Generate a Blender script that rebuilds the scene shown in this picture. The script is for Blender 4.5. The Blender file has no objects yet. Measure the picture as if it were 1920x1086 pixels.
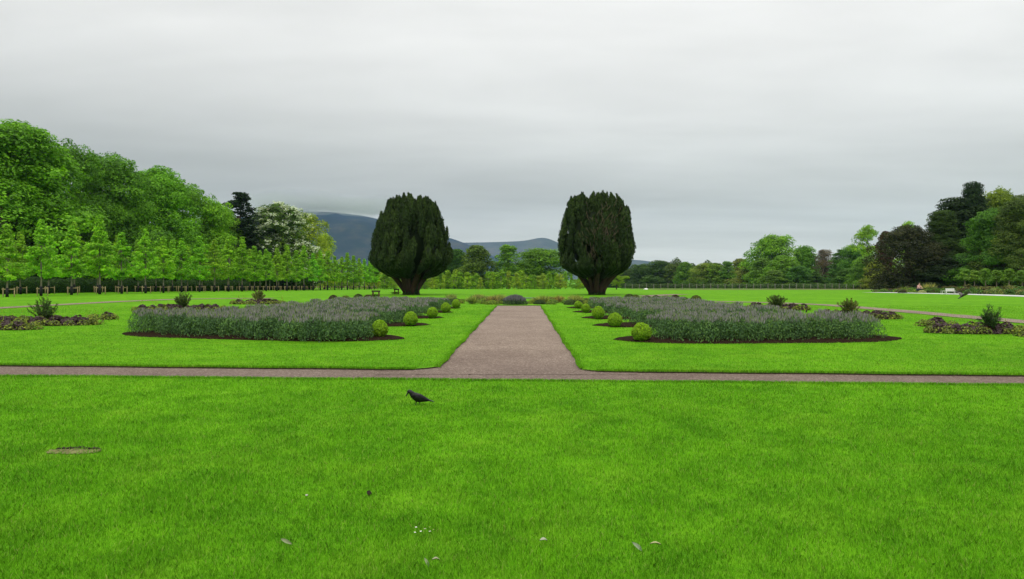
import bpy, math
import numpy as np
from mathutils import Vector

# ---------------------------------------------------------------- camera, sky, sun, exposure
C = bpy.context.scene.collection
F = 1400.0          # focal length in photo pixels (photo 1920 wide)
VX, VY = 980.0, 522.0
H = 1.7
cd = bpy.data.cameras.new('camera')
cam = bpy.data.objects.new('camera', cd); C.objects.link(cam)
cam.location = (0, 0, H); cam.rotation_euler = (math.pi / 2, 0, 0)
cd.sensor_width = 36; cd.lens = F / 1920 * 36
cd.shift_x = (960 - VX) / 1920; cd.shift_y = (VY - 543) / 1920
cd.clip_start = 0.1; cd.clip_end = 30000
bpy.context.scene.camera = cam

SUN_EL, SUN_AZ = math.radians(52), math.radians(200)   # azimuth clockwise from +Y
w = bpy.data.worlds.new('World'); bpy.context.scene.world = w; w.use_nodes = True
nt = w.node_tree; nt.nodes.clear()
def N(nt, t, **k):
    n = nt.nodes.new(t)
    for a, b in k.items(): setattr(n, a, b)
    return n
def mth(nt, op, a, b=None, c=None, clamp=False):
    n = N(nt, 'ShaderNodeMath', operation=op, use_clamp=clamp)
    for i, v in enumerate((a, b, c)):
        if v is None: continue
        if isinstance(v, (int, float)): n.inputs[i].default_value = v
        else: nt.links.new(v, n.inputs[i])
    return n.outputs[0]
def ramp(nt, fac, stops, interp='LINEAR'):
    r = N(nt, 'ShaderNodeValToRGB'); e = r.color_ramp; e.interpolation = interp
    while len(e.elements) < len(stops): e.elements.new(0.5)
    for s, (p, c) in zip(e.elements, stops):
        s.position = p; s.color = (*c, 1) if len(c) == 3 else c
    nt.links.new(fac, r.inputs[0]); return r.outputs[0]
out = N(nt, 'ShaderNodeOutputWorld')
sky = N(nt, 'ShaderNodeTexSky', sky_type='NISHITA', sun_disc=False, sun_elevation=SUN_EL, sun_rotation=SUN_AZ)
bg1 = N(nt, 'ShaderNodeBackground'); bg1.inputs[1].default_value = 0.08
nt.links.new(sky.outputs[0], bg1.inputs[0])
tc = N(nt, 'ShaderNodeTexCoord'); sx = N(nt, 'ShaderNodeSeparateXYZ'); nt.links.new(tc.outputs['Generated'], sx.inputs[0])
X_, Y_, Z_ = sx.outputs
zc = mth(nt, 'MAXIMUM', Z_, 0.0)
den = mth(nt, 'ADD', zc, 0.10)
cx = N(nt, 'ShaderNodeCombineXYZ')
nt.links.new(mth(nt, 'DIVIDE', X_, den), cx.inputs[0]); nt.links.new(mth(nt, 'DIVIDE', Y_, den), cx.inputs[1])
def wn(scale, detail, sy=1.0, off=0.0, rough=0.5, dist=0.0):
    mp = N(nt, 'ShaderNodeMapping'); mp.inputs['Scale'].default_value = (1, sy, 1); mp.inputs['Location'].default_value = (off, off * .7, 0)
    nt.links.new(cx.outputs[0], mp.inputs[0])
    n = N(nt, 'ShaderNodeTexNoise'); n.inputs['Scale'].default_value = scale; n.inputs['Detail'].default_value = detail
    n.inputs['Roughness'].default_value = rough; n.inputs['Distortion'].default_value = dist
    nt.links.new(mp.outputs[0], n.inputs['Vector']); return n.outputs[0]
base = ramp(nt, zc, [(0.0, (0.70, 0.71, 0.69)), (0.03, (0.66, 0.67, 0.65)), (0.085, (0.60, 0.61, 0.60)), (0.15, (0.62, 0.63, 0.62)),
                     (0.22, (0.81, 0.815, 0.80)), (0.30, (0.98, 0.98, 0.96)), (0.36, (1.03, 1.03, 1.01)), (0.6, (1.35, 1.35, 1.32)), (1.0, (1.85, 1.85, 1.8))])
n1 = wn(0.32, 5, 2.2, 9.3, 0.5, 0.4)
n2 = wn(0.85, 5, 1.5, 7.7, 0.55, 0.3)
mod = mth(nt, 'ADD', mth(nt, 'MULTIPLY', mth(nt, 'SUBTRACT', n1, 0.5), 0.74), mth(nt, 'MULTIPLY', mth(nt, 'SUBTRACT', n2, 0.5), 0.27))
mod = mth(nt, 'ADD', mod, 1.0)
# heavier cloud bank low on the left
hz_ = mth(nt, 'DIVIDE', mth(nt, 'SUBTRACT', Z_, 0.125), 0.075)
bank = mth(nt, 'MULTIPLY', mth(nt, 'EXPONENT', mth(nt, 'MULTIPLY', mth(nt, 'MULTIPLY', hz_, hz_), -1.0)), mth(nt, 'MULTIPLY_ADD', X_, -1.9, 0.30, clamp=True))
mod = mth(nt, 'MULTIPLY', mod, mth(nt, 'SUBTRACT', 1.0, mth(nt, 'MULTIPLY', bank, 0.26)))
vm = N(nt, 'ShaderNodeVectorMath', operation='SCALE'); nt.links.new(base, vm.inputs[0]); nt.links.new(mod, vm.inputs['Scale'])
bg2 = N(nt, 'ShaderNodeBackground'); bg2.inputs[1].default_value = 1.0; nt.links.new(vm.outputs[0], bg2.inputs[0])
mx = N(nt, 'ShaderNodeMixShader'); mx.inputs[0].default_value = 0.96
nt.links.new(bg1.outputs[0], mx.inputs[1]); nt.links.new(bg2.outputs[0], mx.inputs[2]); nt.links.new(mx.outputs[0], out.inputs[0])

sd = bpy.data.lights.new('sun', 'SUN'); sd.energy = 1.5; sd.angle = math.radians(25); sd.color = (1.0, 0.97, 0.92)
so = bpy.data.objects.new('sun', sd); C.objects.link(so)
sdir = Vector((math.sin(SUN_AZ) * math.cos(SUN_EL), math.cos(SUN_AZ) * math.cos(SUN_EL), math.sin(SUN_EL)))
so.rotation_euler = (-sdir).to_track_quat('-Z', 'Y').to_euler(); so.location = (0, -20, 60)
vs = bpy.context.scene.view_settings
vs.view_transform = 'Standard'; vs.look = 'None'; vs.exposure = 0.0; vs.gamma = 1.0
cy = bpy.context.scene.cycles
cy.max_bounces = 6; cy.diffuse_bounces = 3; cy.transmission_bounces = 3; cy.glossy_bounces = 1; cy.volume_bounces = 2; cy.transparent_max_bounces = 4

# ---------------------------------------------------------------- ground height and pixel helpers
_gd = np.array([-100, 0, 77, 100, 123, 150, 180, 220, 300, 450, 700, 20000.])
_gz = np.array([0, 0, 0, .15, .41, .69, 1.0, 1.44, 2.3, 3.9, 5, 5.])
def gz(y): return -np.interp(y, _gd, _gz)
def py_of(d): return VY + F * (H - gz(d)) / d
def dist(py):
    ds = np.geomspace(2, 215, 4000); ps = py_of(ds)
    return float(np.interp(-py, -ps, ds))
def gp(px, py):
    d = dist(py); return np.array([(px - VX) / F * d, d, float(gz(d))])
def at(px, d): return np.array([(px - VX) / F * d, d, float(gz(d))])
def hgt(d, top): return float((H - gz(d)) - (top - VY) / F * d)   # height above ground of a thing at d whose top shows at row top

# ---------------------------------------------------------------- materials
def newmat(name):
    m = bpy.data.materials.new(name); m.use_nodes = True
    t = m.node_tree; t.nodes.clear(); o = N(t, 'ShaderNodeOutputMaterial'); return m, t, o
def noise(t, scale, detail=4, rough=.5, vec=None, sc=None, coord='Object', dist=0):
    n = N(t, 'ShaderNodeTexNoise'); n.inputs['Scale'].default_value = scale; n.inputs['Detail'].default_value = detail; n.inputs['Roughness'].default_value = rough
    n.inputs['Distortion'].default_value = dist
    c = N(t, 'ShaderNodeTexCoord').outputs[coord]
    if sc:
        mp = N(t, 'ShaderNodeMapping'); mp.inputs['Scale'].default_value = sc; t.links.new(c, mp.inputs[0]); c = mp.outputs[0]
    t.links.new(c, n.inputs['Vector']); return n.outputs[0]
def mixc(t, fac, a, b, mode='MIX'):
    m = N(t, 'ShaderNodeMix', data_type='RGBA', blend_type=mode)
    for i, v in ((0, fac), (6, a), (7, b)):
        if isinstance(v, (int, float)): m.inputs[i].default_value = v
        elif isinstance(v, tuple): m.inputs[i].default_value = (*v, 1)
        else: t.links.new(v, m.inputs[i])
    return m.outputs[2]
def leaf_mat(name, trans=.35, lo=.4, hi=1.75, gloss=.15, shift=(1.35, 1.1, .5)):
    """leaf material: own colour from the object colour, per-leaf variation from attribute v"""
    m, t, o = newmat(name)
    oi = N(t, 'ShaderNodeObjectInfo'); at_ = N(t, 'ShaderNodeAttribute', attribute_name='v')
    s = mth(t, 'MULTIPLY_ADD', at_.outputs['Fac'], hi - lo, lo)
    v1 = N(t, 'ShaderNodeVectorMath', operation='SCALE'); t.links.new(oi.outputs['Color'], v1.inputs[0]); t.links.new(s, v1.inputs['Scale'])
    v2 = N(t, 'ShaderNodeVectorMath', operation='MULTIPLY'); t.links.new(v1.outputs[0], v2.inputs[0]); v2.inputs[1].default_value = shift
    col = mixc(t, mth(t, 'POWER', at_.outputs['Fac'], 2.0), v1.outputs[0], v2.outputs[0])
    p = N(t, 'ShaderNodeBsdfPrincipled'); t.links.new(col, p.inputs['Base Color']); p.inputs['Roughness'].default_value = .55; p.inputs['Specular IOR Level'].default_value = gloss
    tr = N(t, 'ShaderNodeBsdfTranslucent')
    v3 = N(t, 'ShaderNodeVectorMath', operation='MULTIPLY'); t.links.new(col, v3.inputs[0]); v3.inputs[1].default_value = (1.2, 1.3, .5); t.links.new(v3.outputs[0], tr.inputs[0])
    mx = N(t, 'ShaderNodeMixShader'); mx.inputs[0].default_value = trans
    t.links.new(p.outputs[0], mx.inputs[1]); t.links.new(tr.outputs[0], mx.inputs[2]); t.links.new(mx.outputs[0], o.inputs[0]); return m
def solid(name, col, rough=.8, var=.35, scale=6, bump=0, spec=.3, sc=None, col2=None, detail=6):
    m, t, o = newmat(name)
    n = noise(t, scale, detail, .6, sc=sc)
    a = col2 or tuple(c * (1 - var) for c in col)
    c = ramp(t, n, [(.3, a), (.7, tuple(min(1, c * (1 + var)) for c in col))])
    p = N(t, 'ShaderNodeBsdfPrincipled'); t.links.new(c, p.inputs['Base Color']); p.inputs['Roughness'].default_value = rough; p.inputs['Specular IOR Level'].default_value = spec
    if bump:
        b = N(t, 'ShaderNodeBump'); b.inputs['Strength'].default_value = bump; b.inputs['Distance'].default_value = .03; t.links.new(n, b.inputs['Height']); t.links.new(b.outputs[0], p.inputs['Normal'])
    t.links.new(p.outputs[0], o.inputs[0]); return m

GRASS_LO, GRASS_HI, GRASS_YE = (0.068, 0.208, 0.006), (0.126, 0.322, 0.009), (0.190, 0.345, 0.020)
def grass_colour(t):
    c = N(t, 'ShaderNodeNewGeometry').outputs['Position']
    def pn(scale, sc, detail=3, rough=.5, dist=0):
        mp = N(t, 'ShaderNodeMapping'); mp.inputs['Scale'].default_value = sc; t.links.new(c, mp.inputs[0])
        n = N(t, 'ShaderNodeTexNoise'); n.inputs['Scale'].default_value = scale; n.inputs['Detail'].default_value = detail; n.inputs['Roughness'].default_value = rough
        n.inputs['Distortion'].default_value = dist
        t.links.new(mp.outputs[0], n.inputs['Vector']); return n.outputs[0]
    big = pn(.22, (1, 1, .01), 4, .6); mid = pn(1.7, (1, 1, .01), 5, .65, .5); fine = pn(9, (1, 1, .01), 4, .7)
    f = mth(t, 'ADD', mth(t, 'MULTIPLY', big, .28), mth(t, 'ADD', mth(t, 'MULTIPLY', mid, .38), mth(t, 'MULTIPLY', fine, .34)))
    col = ramp(t, f, [(.41, GRASS_LO), (.50, tuple((a + b) / 2 for a, b in zip(GRASS_LO, GRASS_HI))), (.58, GRASS_HI)])
    y2 = ramp(t, pn(.9, (1, 1, .01), 4, .6, .8), [(.50, (0, 0, 0)), (.72, (.34, .34, .34))])
    return mixc(t, y2, col, GRASS_YE), fine, mid
def lawn_mat():
    m, t, o = newmat('lawn_turf'); col, fine, mid = grass_colour(t)
    p = N(t, 'ShaderNodeBsdfPrincipled'); t.links.new(col, p.inputs['Base Color']); p.inputs['Roughness'].default_value = .9; p.inputs['Specular IOR Level'].default_value = .03
    b = N(t, 'ShaderNodeBump'); b.inputs['Strength'].default_value = .9; b.inputs['Distance'].default_value = .06
    t.links.new(mth(t, 'ADD', fine, mth(t, 'MULTIPLY', mid, .6)), b.inputs['Height']); t.links.new(b.outputs[0], p.inputs['Normal'])
    t.links.new(p.outputs[0], o.inputs[0]); return m
def blade_mat():
    m, t, o = newmat('grass_blade'); col, fine, mid = grass_colour(t)
    a = N(t, 'ShaderNodeAttribute', attribute_name='v').outputs['Fac']
    s = mth(t, 'MULTIPLY_ADD', a, 1.25, .68)
    v1 = N(t, 'ShaderNodeVectorMath', operation='SCALE'); t.links.new(col, v1.inputs[0]); t.links.new(s, v1.inputs['Scale'])
    straw = ramp(t, a, [(.955, (0, 0, 0)), (.97, (.75, .75, .75))])
    c2 = mixc(t, straw, v1.outputs[0], (.36, .40, .10))
    p = N(t, 'ShaderNodeBsdfPrincipled'); t.links.new(c2, p.inputs['Base Color']); p.inputs['Roughness'].default_value = .6; p.inputs['Specular IOR Level'].default_value = .12
    tr = N(t, 'ShaderNodeBsdfTranslucent'); t.links.new(c2, tr.inputs[0])
    mx = N(t, 'ShaderNodeMixShader'); mx.inputs[0].default_value = .4
    t.links.new(p.outputs[0], mx.inputs[1]); t.links.new(tr.outputs[0], mx.inputs[2]); t.links.new(mx.outputs[0], o.inputs[0]); return m
def gravel_mat():
    m, t, o = newmat('gravel')
    c = N(t, 'ShaderNodeNewGeometry').outputs['Position']
    def nn(scale, d=3):
        n = N(t, 'ShaderNodeTexNoise'); n.inputs['Scale'].default_value = scale; n.inputs['Detail'].default_value = d; t.links.new(c, n.inputs['Vector']); return n.outputs[0]
    vo = N(t, 'ShaderNodeTexVoronoi'); vo.inputs['Scale'].default_value = 42; t.links.new(c, vo.inputs['Vector'])
    sp = N(t, 'ShaderNodeSeparateColor'); t.links.new(vo.outputs['Color'], sp.inputs[0])
    stones = ramp(t, sp.outputs[0], [(0, (.125, .096, .080)), (.35, (.180, .140, .114)), (.75, (.245, .196, .160)), (1, (.38, .32, .27))])
    broad = ramp(t, mth(t, 'ADD', mth(t, 'MULTIPLY', nn(.5, 4), .6), mth(t, 'MULTIPLY', nn(2.6, 4), .4)), [(.35, (.82, .78, .76)), (.65, (1.15, 1.15, 1.13))])
    sy_ = N(t, 'ShaderNodeSeparateXYZ'); t.links.new(c, sy_.inputs[0])
    wear = ramp(t, mth(t, 'DIVIDE', sy_.outputs[1], 30.0), [(.45, (.66, .61, .60)), (.62, (.92, .88, .84)), (.8, (.96, .92, .88))])
    col = mixc(t, 1.0, mixc(t, 1.0, stones, broad, 'MULTIPLY'), wear, 'MULTIPLY')
    p = N(t, 'ShaderNodeBsdfPrincipled'); t.links.new(col, p.inputs['Base Color']); p.inputs['Roughness'].default_value = .85; p.inputs['Specular IOR Level'].default_value = .2
    b = N(t, 'ShaderNodeBump'); b.inputs['Strength'].default_value = .6; b.inputs['Distance'].default_value = .012
    t.links.new(vo.outputs['Distance'], b.inputs['Height']); t.links.new(b.outputs[0], p.inputs['Normal']); t.links.new(p.outputs[0], o.inputs[0]); return m

M = dict(leaf=leaf_mat('foliage'), yew=leaf_mat('yew_foliage', .08, .35, 1.75, .08, (1.3, 1.1, .8)), petal=leaf_mat('petals', .3, .7, 1.2, .2, (1, 1, 1)),
         lawn=lawn_mat(), blade=blade_mat(), gravel=gravel_mat(),
         soil=solid('soil', (.030, .020, .013), .95, .6, 14, .8), turf_edge=solid('turf_edge', (.045, .038, .018), .95, .6, 18, .6),
         mulch=solid('bark_mulch', (.022, .014, .008), 1.0, .8, 22, 1.0, .02),
         bark=solid('bark', (.085, .062, .045), .9, .5, 5, .6, sc=(1, 1, .25)), palebark=solid('pale_bark', (.19, .165, .12), .85, .4, 6, .3, sc=(1, 1, .3)),
         yewbark=solid('yew_bark', (.040, .021, .015), .9, .55, 3, .8, sc=(1, 1, .2)),
         stake=solid('softwood_stake', (.42, .32, .17), .8, .25, 8, .1, sc=(1, 1, .2)), guard=solid('tree_guard', (.010, .010, .010), .6, .3, 20),
         wood=solid('dark_wood', (.030, .020, .015), .7, .4, 9, .2), redwood=solid('red_brown_wood', (.085, .034, .022), .75, .4, 9, .2),
         white=solid('white_paint', (.72, .72, .68), .6, .06, 6), feather=solid('black_feathers', (.004, .004, .0055), .45, .4, 30, .4, .3),
         beak=solid('beak', (.02, .018, .017), .4, .2, 30), stone=solid('pale_stone', (.42, .40, .36), .9, .2, 6, .4), palepath=solid('pale_path', (.47, .47, .45), .9, .12, 3),
         wire=solid('fence_post', (.20, .19, .16), .8, .3, 5), asphalt=solid('grey_path', (.12, .13, .15), .9, .2, 3), rough=solid('rough_grass', (.13, .16, .045), .95, .5, .35, 0, .1, sc=(1, .4, 1), col2=(.09, .075, .035)))

# ---------------------------------------------------------------- mesh helpers
class MB:
    """collects vertices and faces, builds ONE mesh"""
    def __init__(s): s.V = []; s.Fs = []; s.vv = []; s.mi = []; s.n = 0; s.sm = []
    def add(s, V, Fc, v=None, mi=0, smooth=False):
        V = np.asarray(V, float).reshape(-1, 3); Fc = np.asarray(Fc, int)
        if len(Fc) == 0: return s
        s.V.append(V); s.Fs.append(Fc + s.n); s.n += len(V); k = len(Fc)
        s.vv.append(np.full(k, .5) if v is None else np.broadcast_to(np.asarray(v, float), (k,)))
        s.mi.append(np.full(k, mi)); s.sm.append(np.full(k, smooth)); return s
    def box(s, a, b, mi=0, rot=0, c=None):
        a = np.array(a, float); b = np.array(b, float)
        P = np.array([[x, y, z] for z in (a[2], b[2]) for x, y in ((a[0], a[1]), (b[0], a[1]), (b[0], b[1]), (a[0], b[1]))])
        return s.add(P, [[3, 2, 1, 0], [4, 5, 6, 7], [0, 1, 5, 4], [1, 2, 6, 5], [2, 3, 7, 6], [3, 0, 4, 7]], mi=mi)
    def tube(s, pts, rad, n=8, mi=0, v=None, flat=1.0):
        pts = np.asarray(pts, float); rad = np.broadcast_to(np.asarray(rad, float), (len(pts),))
        T = np.gradient(pts, axis=0); T /= np.linalg.norm(T, axis=1)[:, None] + 1e-9
        ref = np.array([0, 1, 0.]) if abs(T[:, 1]).mean() < .8 else np.array([1., 0, 0])
        A = np.cross(T, ref); A /= np.linalg.norm(A, axis=1)[:, None]; B = np.cross(T, A)
        th = np.linspace(0, 2 * math.pi, n, endpoint=False)
        R = pts[:, None] + rad[:, None, None] * (np.cos(th)[None, :, None] * A[:, None] + flat * np.sin(th)[None, :, None] * B[:, None])
        k = len(pts); V = np.vstack([R.reshape(-1, 3), pts[0], pts[-1]]); Fc = []
        i, j = np.meshgrid(np.arange(k - 1), np.arange(n), indexing='ij'); j2 = (j + 1) % n
        Q = np.stack([i * n + j, i * n + j2, (i + 1) * n + j2, (i + 1) * n + j], -1).reshape(-1, 4)
        s.add(V, Q, v, mi, True)
        off = s.n - len(V)
        c = [[k * n, (q + 1) % n, q] for q in range(n)] + [[k * n + 1, (k - 1) * n + q, (k - 1) * n + (q + 1) % n] for q in range(n)]
        s.Fs.append(np.array(c) + off); s.vv.append(np.full(2 * n, .5)); s.mi.append(np.full(2 * n, mi)); s.sm.append(np.full(2 * n, True)); return s
    def loft(s, pts, ra, rb, n=14, mi=0):
        """elliptic sections in the x-z plane: ra in plane, rb across (y)"""
        pts = np.asarray(pts, float); T = np.gradient(pts, axis=0); T /= np.linalg.norm(T, axis=1)[:, None]
        B = np.tile([0, 1., 0], (len(pts), 1)); A = np.cross(T, B); A /= np.linalg.norm(A, axis=1)[:, None]
        th = np.linspace(0, 2 * math.pi, n, endpoint=False); ra = np.asarray(ra); rb = np.asarray(rb)
        R = pts[:, None] + ra[:, None, None] * np.cos(th)[None, :, None] * A[:, None] + rb[:, None, None] * np.sin(th)[None, :, None] * B[:, None]
        k = len(pts); i, j = np.meshgrid(np.arange(k - 1), np.arange(n), indexing='ij'); j2 = (j + 1) % n
        Q = np.stack([i * n + j, i * n + j2, (i + 1) * n + j2, (i + 1) * n + j], -1).reshape(-1, 4)
        s.add(R.reshape(-1, 3), Q, None, mi, True); off = s.n - k * n
        s.Fs.append(np.array([list(range(n))]) + off); s.vv.append(np.array([.5])); s.mi.append(np.array([mi])); s.sm.append(np.array([True]))
        s.Fs.append(np.array([[(k - 1) * n + q for q in range(n)][::-1]]) + off); s.vv.append(np.array([.5])); s.mi.append(np.array([mi])); s.sm.append(np.array([True])); return s
    def leaves(s, P, Nn, T, L, W, v, mi=0):
        """kite-shaped leaves at P, facing Nn, tips along T"""
        n = len(P)
        if n == 0: return s
        S = np.cross(Nn, T); S /= np.linalg.norm(S, axis=1)[:, None] + 1e-9
        T = np.cross(S, Nn); T /= np.linalg.norm(T, axis=1)[:, None] + 1e-9
        L = np.broadcast_to(L, (n,))[:, None]; W = np.broadcast_to(W, (n,))[:, None]; Nn = Nn / (np.linalg.norm(Nn, axis=1)[:, None] + 1e-9)
        V = np.stack([P - T * L * .5, P + S * W * .5 + T * L * .05 + Nn * W * .12, P + T * L * .5, P - S * W * .5 + T * L * .05 + Nn * W * .12], 1).reshape(-1, 3)
        return s.add(V, np.arange(4 * n).reshape(-1, 4), v, mi)
    def mesh(s, name, mats):
        me = bpy.data.meshes.new(name)
        V = np.vstack(s.V); lt = np.concatenate([np.full(len(f), f.shape[1]) for f in s.Fs]); li = np.concatenate([f.ravel() for f in s.Fs])
        me.vertices.add(len(V)); me.vertices.foreach_set('co', V.astype(np.float32).ravel())
        me.loops.add(len(li)); me.loops.foreach_set('vertex_index', li.astype(np.int32))
        me.polygons.add(len(lt)); st = np.concatenate([[0], np.cumsum(lt)[:-1]])
        me.polygons.foreach_set('loop_start', st.astype(np.int32)); me.polygons.foreach_set('loop_total', lt.astype(np.int32))
        for m in (mats if isinstance(mats, (list, tuple)) else [mats]): me.materials.append(m)
        me.polygons.foreach_set('material_index', np.concatenate(s.mi).astype(np.int32))
        me.polygons.foreach_set('use_smooth', np.concatenate(s.sm).astype(bool))
        a = me.attributes.new('v', 'FLOAT', 'FACE'); a.data.foreach_set('value', np.concatenate(s.vv).astype(np.float32))
        me.update(); return me
def obj(name, me, parent=None, col=None, loc=None):
    o = bpy.data.objects.new(name, me); C.objects.link(o)
    if parent is not None: o.parent = parent
    if col is not None: o.color = (*col, 1)
    if loc is not None: o.location = [float(q) for q in loc]
    return o
def tag(o, label=None, cat=None, group=None, kind=None):
    for k, x in (('label', label), ('category', cat), ('group', group), ('kind', kind)):
        if x: o[k] = x
    return o
def thing(name, label, cat, loc=(0, 0, 0), rz=0, group=None, s=(1, 1, 1)):
    o = obj(name, None, loc=loc); o.rotation_euler = (0, 0, rz); o.scale = s; return tag(o, label, cat, group)
def copy_thing(root, loc, rz=0, s=(1, 1, 1), label=None, cat=None, group=None, cols=None):
    r = root.copy(); C.objects.link(r); r.location = [float(q) for q in loc]; r.rotation_euler = (0, 0, rz); r.scale = s
    for k, x in (('label', label), ('group', group), ('category', cat)):
        if x: r[k] = x
    for ch in KIDS[root]:
        c = ch.copy(); C.objects.link(c); c.parent = r
        if cols and cols.get(ch.name.split('.')[0]): c.color = (*cols[ch.name.split('.')[0]], 1)
    return r
KIDS = {}
def unit(a): return a / (np.linalg.norm(a, axis=-1, keepdims=True) + 1e-9)
def jit(col, rng, s=.12): return tuple(float(c * (1 + rng.uniform(-s, s))) for c in col)

# ---------------------------------------------------------------- foliage generators
def crown_points(rng, z0, z1, R, env, nb, br, flat=.75, inner=.25, sub=10, taper=0):
    """blob centres fill an outline turned about z; returns sub-blob centres, radii, outward dirs, value"""
    t = rng.beta(1.15, 1.0, nb); th = rng.uniform(0, 2 * math.pi, nb)
    lob = 1 + .22 * np.sin(th * 3 + rng.uniform(0, 6)) * np.sin(t * 5 + rng.uniform(0, 6)) + rng.normal(0, .05, nb)
    r = R * env(t) * lob * np.sqrt(rng.uniform(inner, 1, nb)) ; b = br * rng.uniform(.65, 1.25, nb) * (1 - taper * t)
    r = np.maximum(r - b * .55, 0)
    c = np.stack([r * np.cos(th), r * np.sin(th), z0 + t * (z1 - z0 - b * .5)], 1); val = rng.uniform(0, 1, nb)
    d = unit(rng.normal(0, 1, (nb, sub, 3)) + np.array([0, 0, .35])); d[..., 2] *= flat
    sc = c[:, None] + d * (b[:, None, None] * .72); sr = np.broadcast_to(b[:, None] * .46, (nb, sub))
    return sc.reshape(-1, 3), sr.ravel(), unit(d).reshape(-1, 3), np.repeat(val, sub), c, b
def fill_leaves(mb, rng, n, sc, sr, sd_, val, L, W, flat=.75, upw=.5, droop=0.0, mi=0):
    p = sr ** 2; k = rng.choice(len(sc), n, p=p / p.sum()); d = unit(rng.normal(0, 1, (n, 3)) + sd_[k] * .7 + np.array([0, 0, .2]))
    dd = d.copy(); dd[:, 2] *= flat; P = sc[k] + dd * (sr[k] * rng.uniform(.7, 1.12, n))[:, None]
    Nn = unit(d * .6 + sd_[k] * .4 + np.array([0, 0, upw]) + rng.normal(0, .5, (n, 3))); T = unit(rng.normal(0, 1, (n, 3)) + np.array([0, 0, -droop]))
    v = np.clip(.45 * val[k] + .55 * rng.uniform(0, 1, n), 0, 1); s = rng.uniform(.7, 1.3, n)
    return mb.leaves(P, Nn, T, L * s, W * s, v, mi)
def limbs(mb, rng, z_b, z_s, r0, cc, k=9, lean=.0):
    top = np.array([0, 0, z_s]); zz = np.linspace(0, 1, 6)
    mb.tube(np.stack([np.sin(zz * 3) * r0 * .4, np.cos(zz * 2.3) * r0 * .3 - r0 * .3, z_s * zz - .15 * (1 - zz)], 1), r0 * (1.25 - .65 * zz) * np.where(zz < .1, 1.3, 1), 9)
    idx = rng.choice(len(cc), min(k, len(cc)), replace=False)
    for i in idx:
        e = cc[i]; s0 = np.array([0, 0, z_b + (z_s - z_b) * rng.uniform(.3, 1)]); u = np.linspace(0, 1, 5)[:, None]
        mid = (s0 + e) / 2 + np.array([0, 0, -.08]) * np.linalg.norm(e - s0)
        pts = (1 - u) ** 2 * s0 + 2 * u * (1 - u) * mid + u ** 2 * e
        mb.tube(pts, r0 * .42 * (1 - .8 * u[:, 0]), 5)
env_round = lambda t: np.sqrt(np.clip(1 - (2 * t - .85) ** 2 / 1.45, .04, 1))
env_low = lambda t: np.clip(1 - t ** 2.6, .03, 1) ** .5 * (.88 + .12 * np.sin(t * 7))
env_cone = lambda t: np.clip(1.0 - t, .02, 1) ** .62
env_linden = lambda t: np.clip(np.minimum(.62 + t * 1.9, 1) * (1 - np.clip(t - .10, 0, 1) / .9) ** .95, .04, 1)
env_pop = lambda t: np.clip(np.sin(np.clip(t * .9 + .1, 0, 1) * math.pi) ** .6, .08, 1)
def proto_tree(name, seed, h, z0, R, env, nb, br, nl, L, W, trunk_r, col, bark='bark', flat=.75, inner=.25, mat='leaf', nlimb=10, upw=.5, sub=10, droop=0, taper=0):
    rng = np.random.default_rng(seed); mb = MB()
    sc, sr, sd_, val, cc, b = crown_points(rng, z0, h, R, env, nb, br, flat, inner, sub, taper)
    fill_leaves(mb, rng, nl, sc, sr, sd_, val, L, W, flat, upw, droop)
    tm = MB(); limbs(tm, rng, z0 * .6, z0 + (h - z0) * .72, trunk_r, cc, nlimb)
    return dict(crown=mb.mesh(name + '_crown', M[mat]), trunk=tm.mesh(name + '_trunk', M[bark]), h=h, R=R, col=col, name=name, sc=sc, sr=sr, sd=sd_, val=val)
def plant_tree(pr, px, d, top, hw, label, cat='tree', group=None, col=None, rz=None, name=None, depth=None, rng=np.random.default_rng(5)):
    p = at(px, d); hh = hgt(d, top); rad = hw * 1.22 / F * d
    sc = (rad / pr['R'], (depth or rad) / pr['R'], hh / pr['h'])
    o = thing(name or pr['name'], label, cat, p, 0, group, sc)
    # the crown spins about its own axis so that copies differ; scale sits on the root
    r = rng.uniform(0, 6.28) if rz is None else rz
    cc_ = np.array(jit(col or pr['col'], rng, .06)); cc_ = cc_ * (1.55, 1.42, .75) if cc_[1] > .045 else cc_
    t = obj('trunk', pr['trunk'], o); c = obj('crown', pr['crown'], o, tuple(cc_))
    t.rotation_euler = (0, 0, r); c.rotation_euler = (0, 0, r)
    for x in pr.get('extra', ()):
        e = obj(x[0], x[1], o, x[2]); e.rotation_euler = (0, 0, r)
    return o

# ================================================================ SETTING
rg = np.random.default_rng(1)
def grid_mesh(name, xs, ys, zf, mats, warp=None, skirt=None):
    X, Y = np.meshgrid(xs, ys, indexing='ij')
    if warp: X, Y = warp(X, Y)
    Z = zf(X, Y); V = np.stack([X, Y, Z], -1).reshape(-1, 3); a, b = len(xs), len(ys)
    i, j = np.meshgrid(np.arange(a - 1), np.arange(b - 1), indexing='ij')
    Q = np.stack([i * b + j, (i + 1) * b + j, (i + 1) * b + j + 1, i * b + j + 1], -1).reshape(-1, 4)
    mb = MB().add(V, Q, smooth=True)
    if skirt:
        def wall(idx):
            n = len(idx); T = V[idx]; Bt = T - [0, 0, .08]; q = np.arange(n - 1)
            mb.add(np.vstack([T, Bt]), np.stack([q, q + n, q + n + 1, q + 1], -1), mi=1)
        if 'y0' in skirt: wall(np.arange(a) * b)
        if 'y1' in skirt: wall(np.arange(a) * b + b - 1)
        if 'x1' in skirt: wall((a - 1) * b + np.arange(b))
        if 'x0' in skirt: wall(np.arange(b))
    return mb.mesh(name, mats)
ys_far = np.unique(np.concatenate([_gd[_gd >= 0], np.linspace(40, 300, 53)]))
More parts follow.
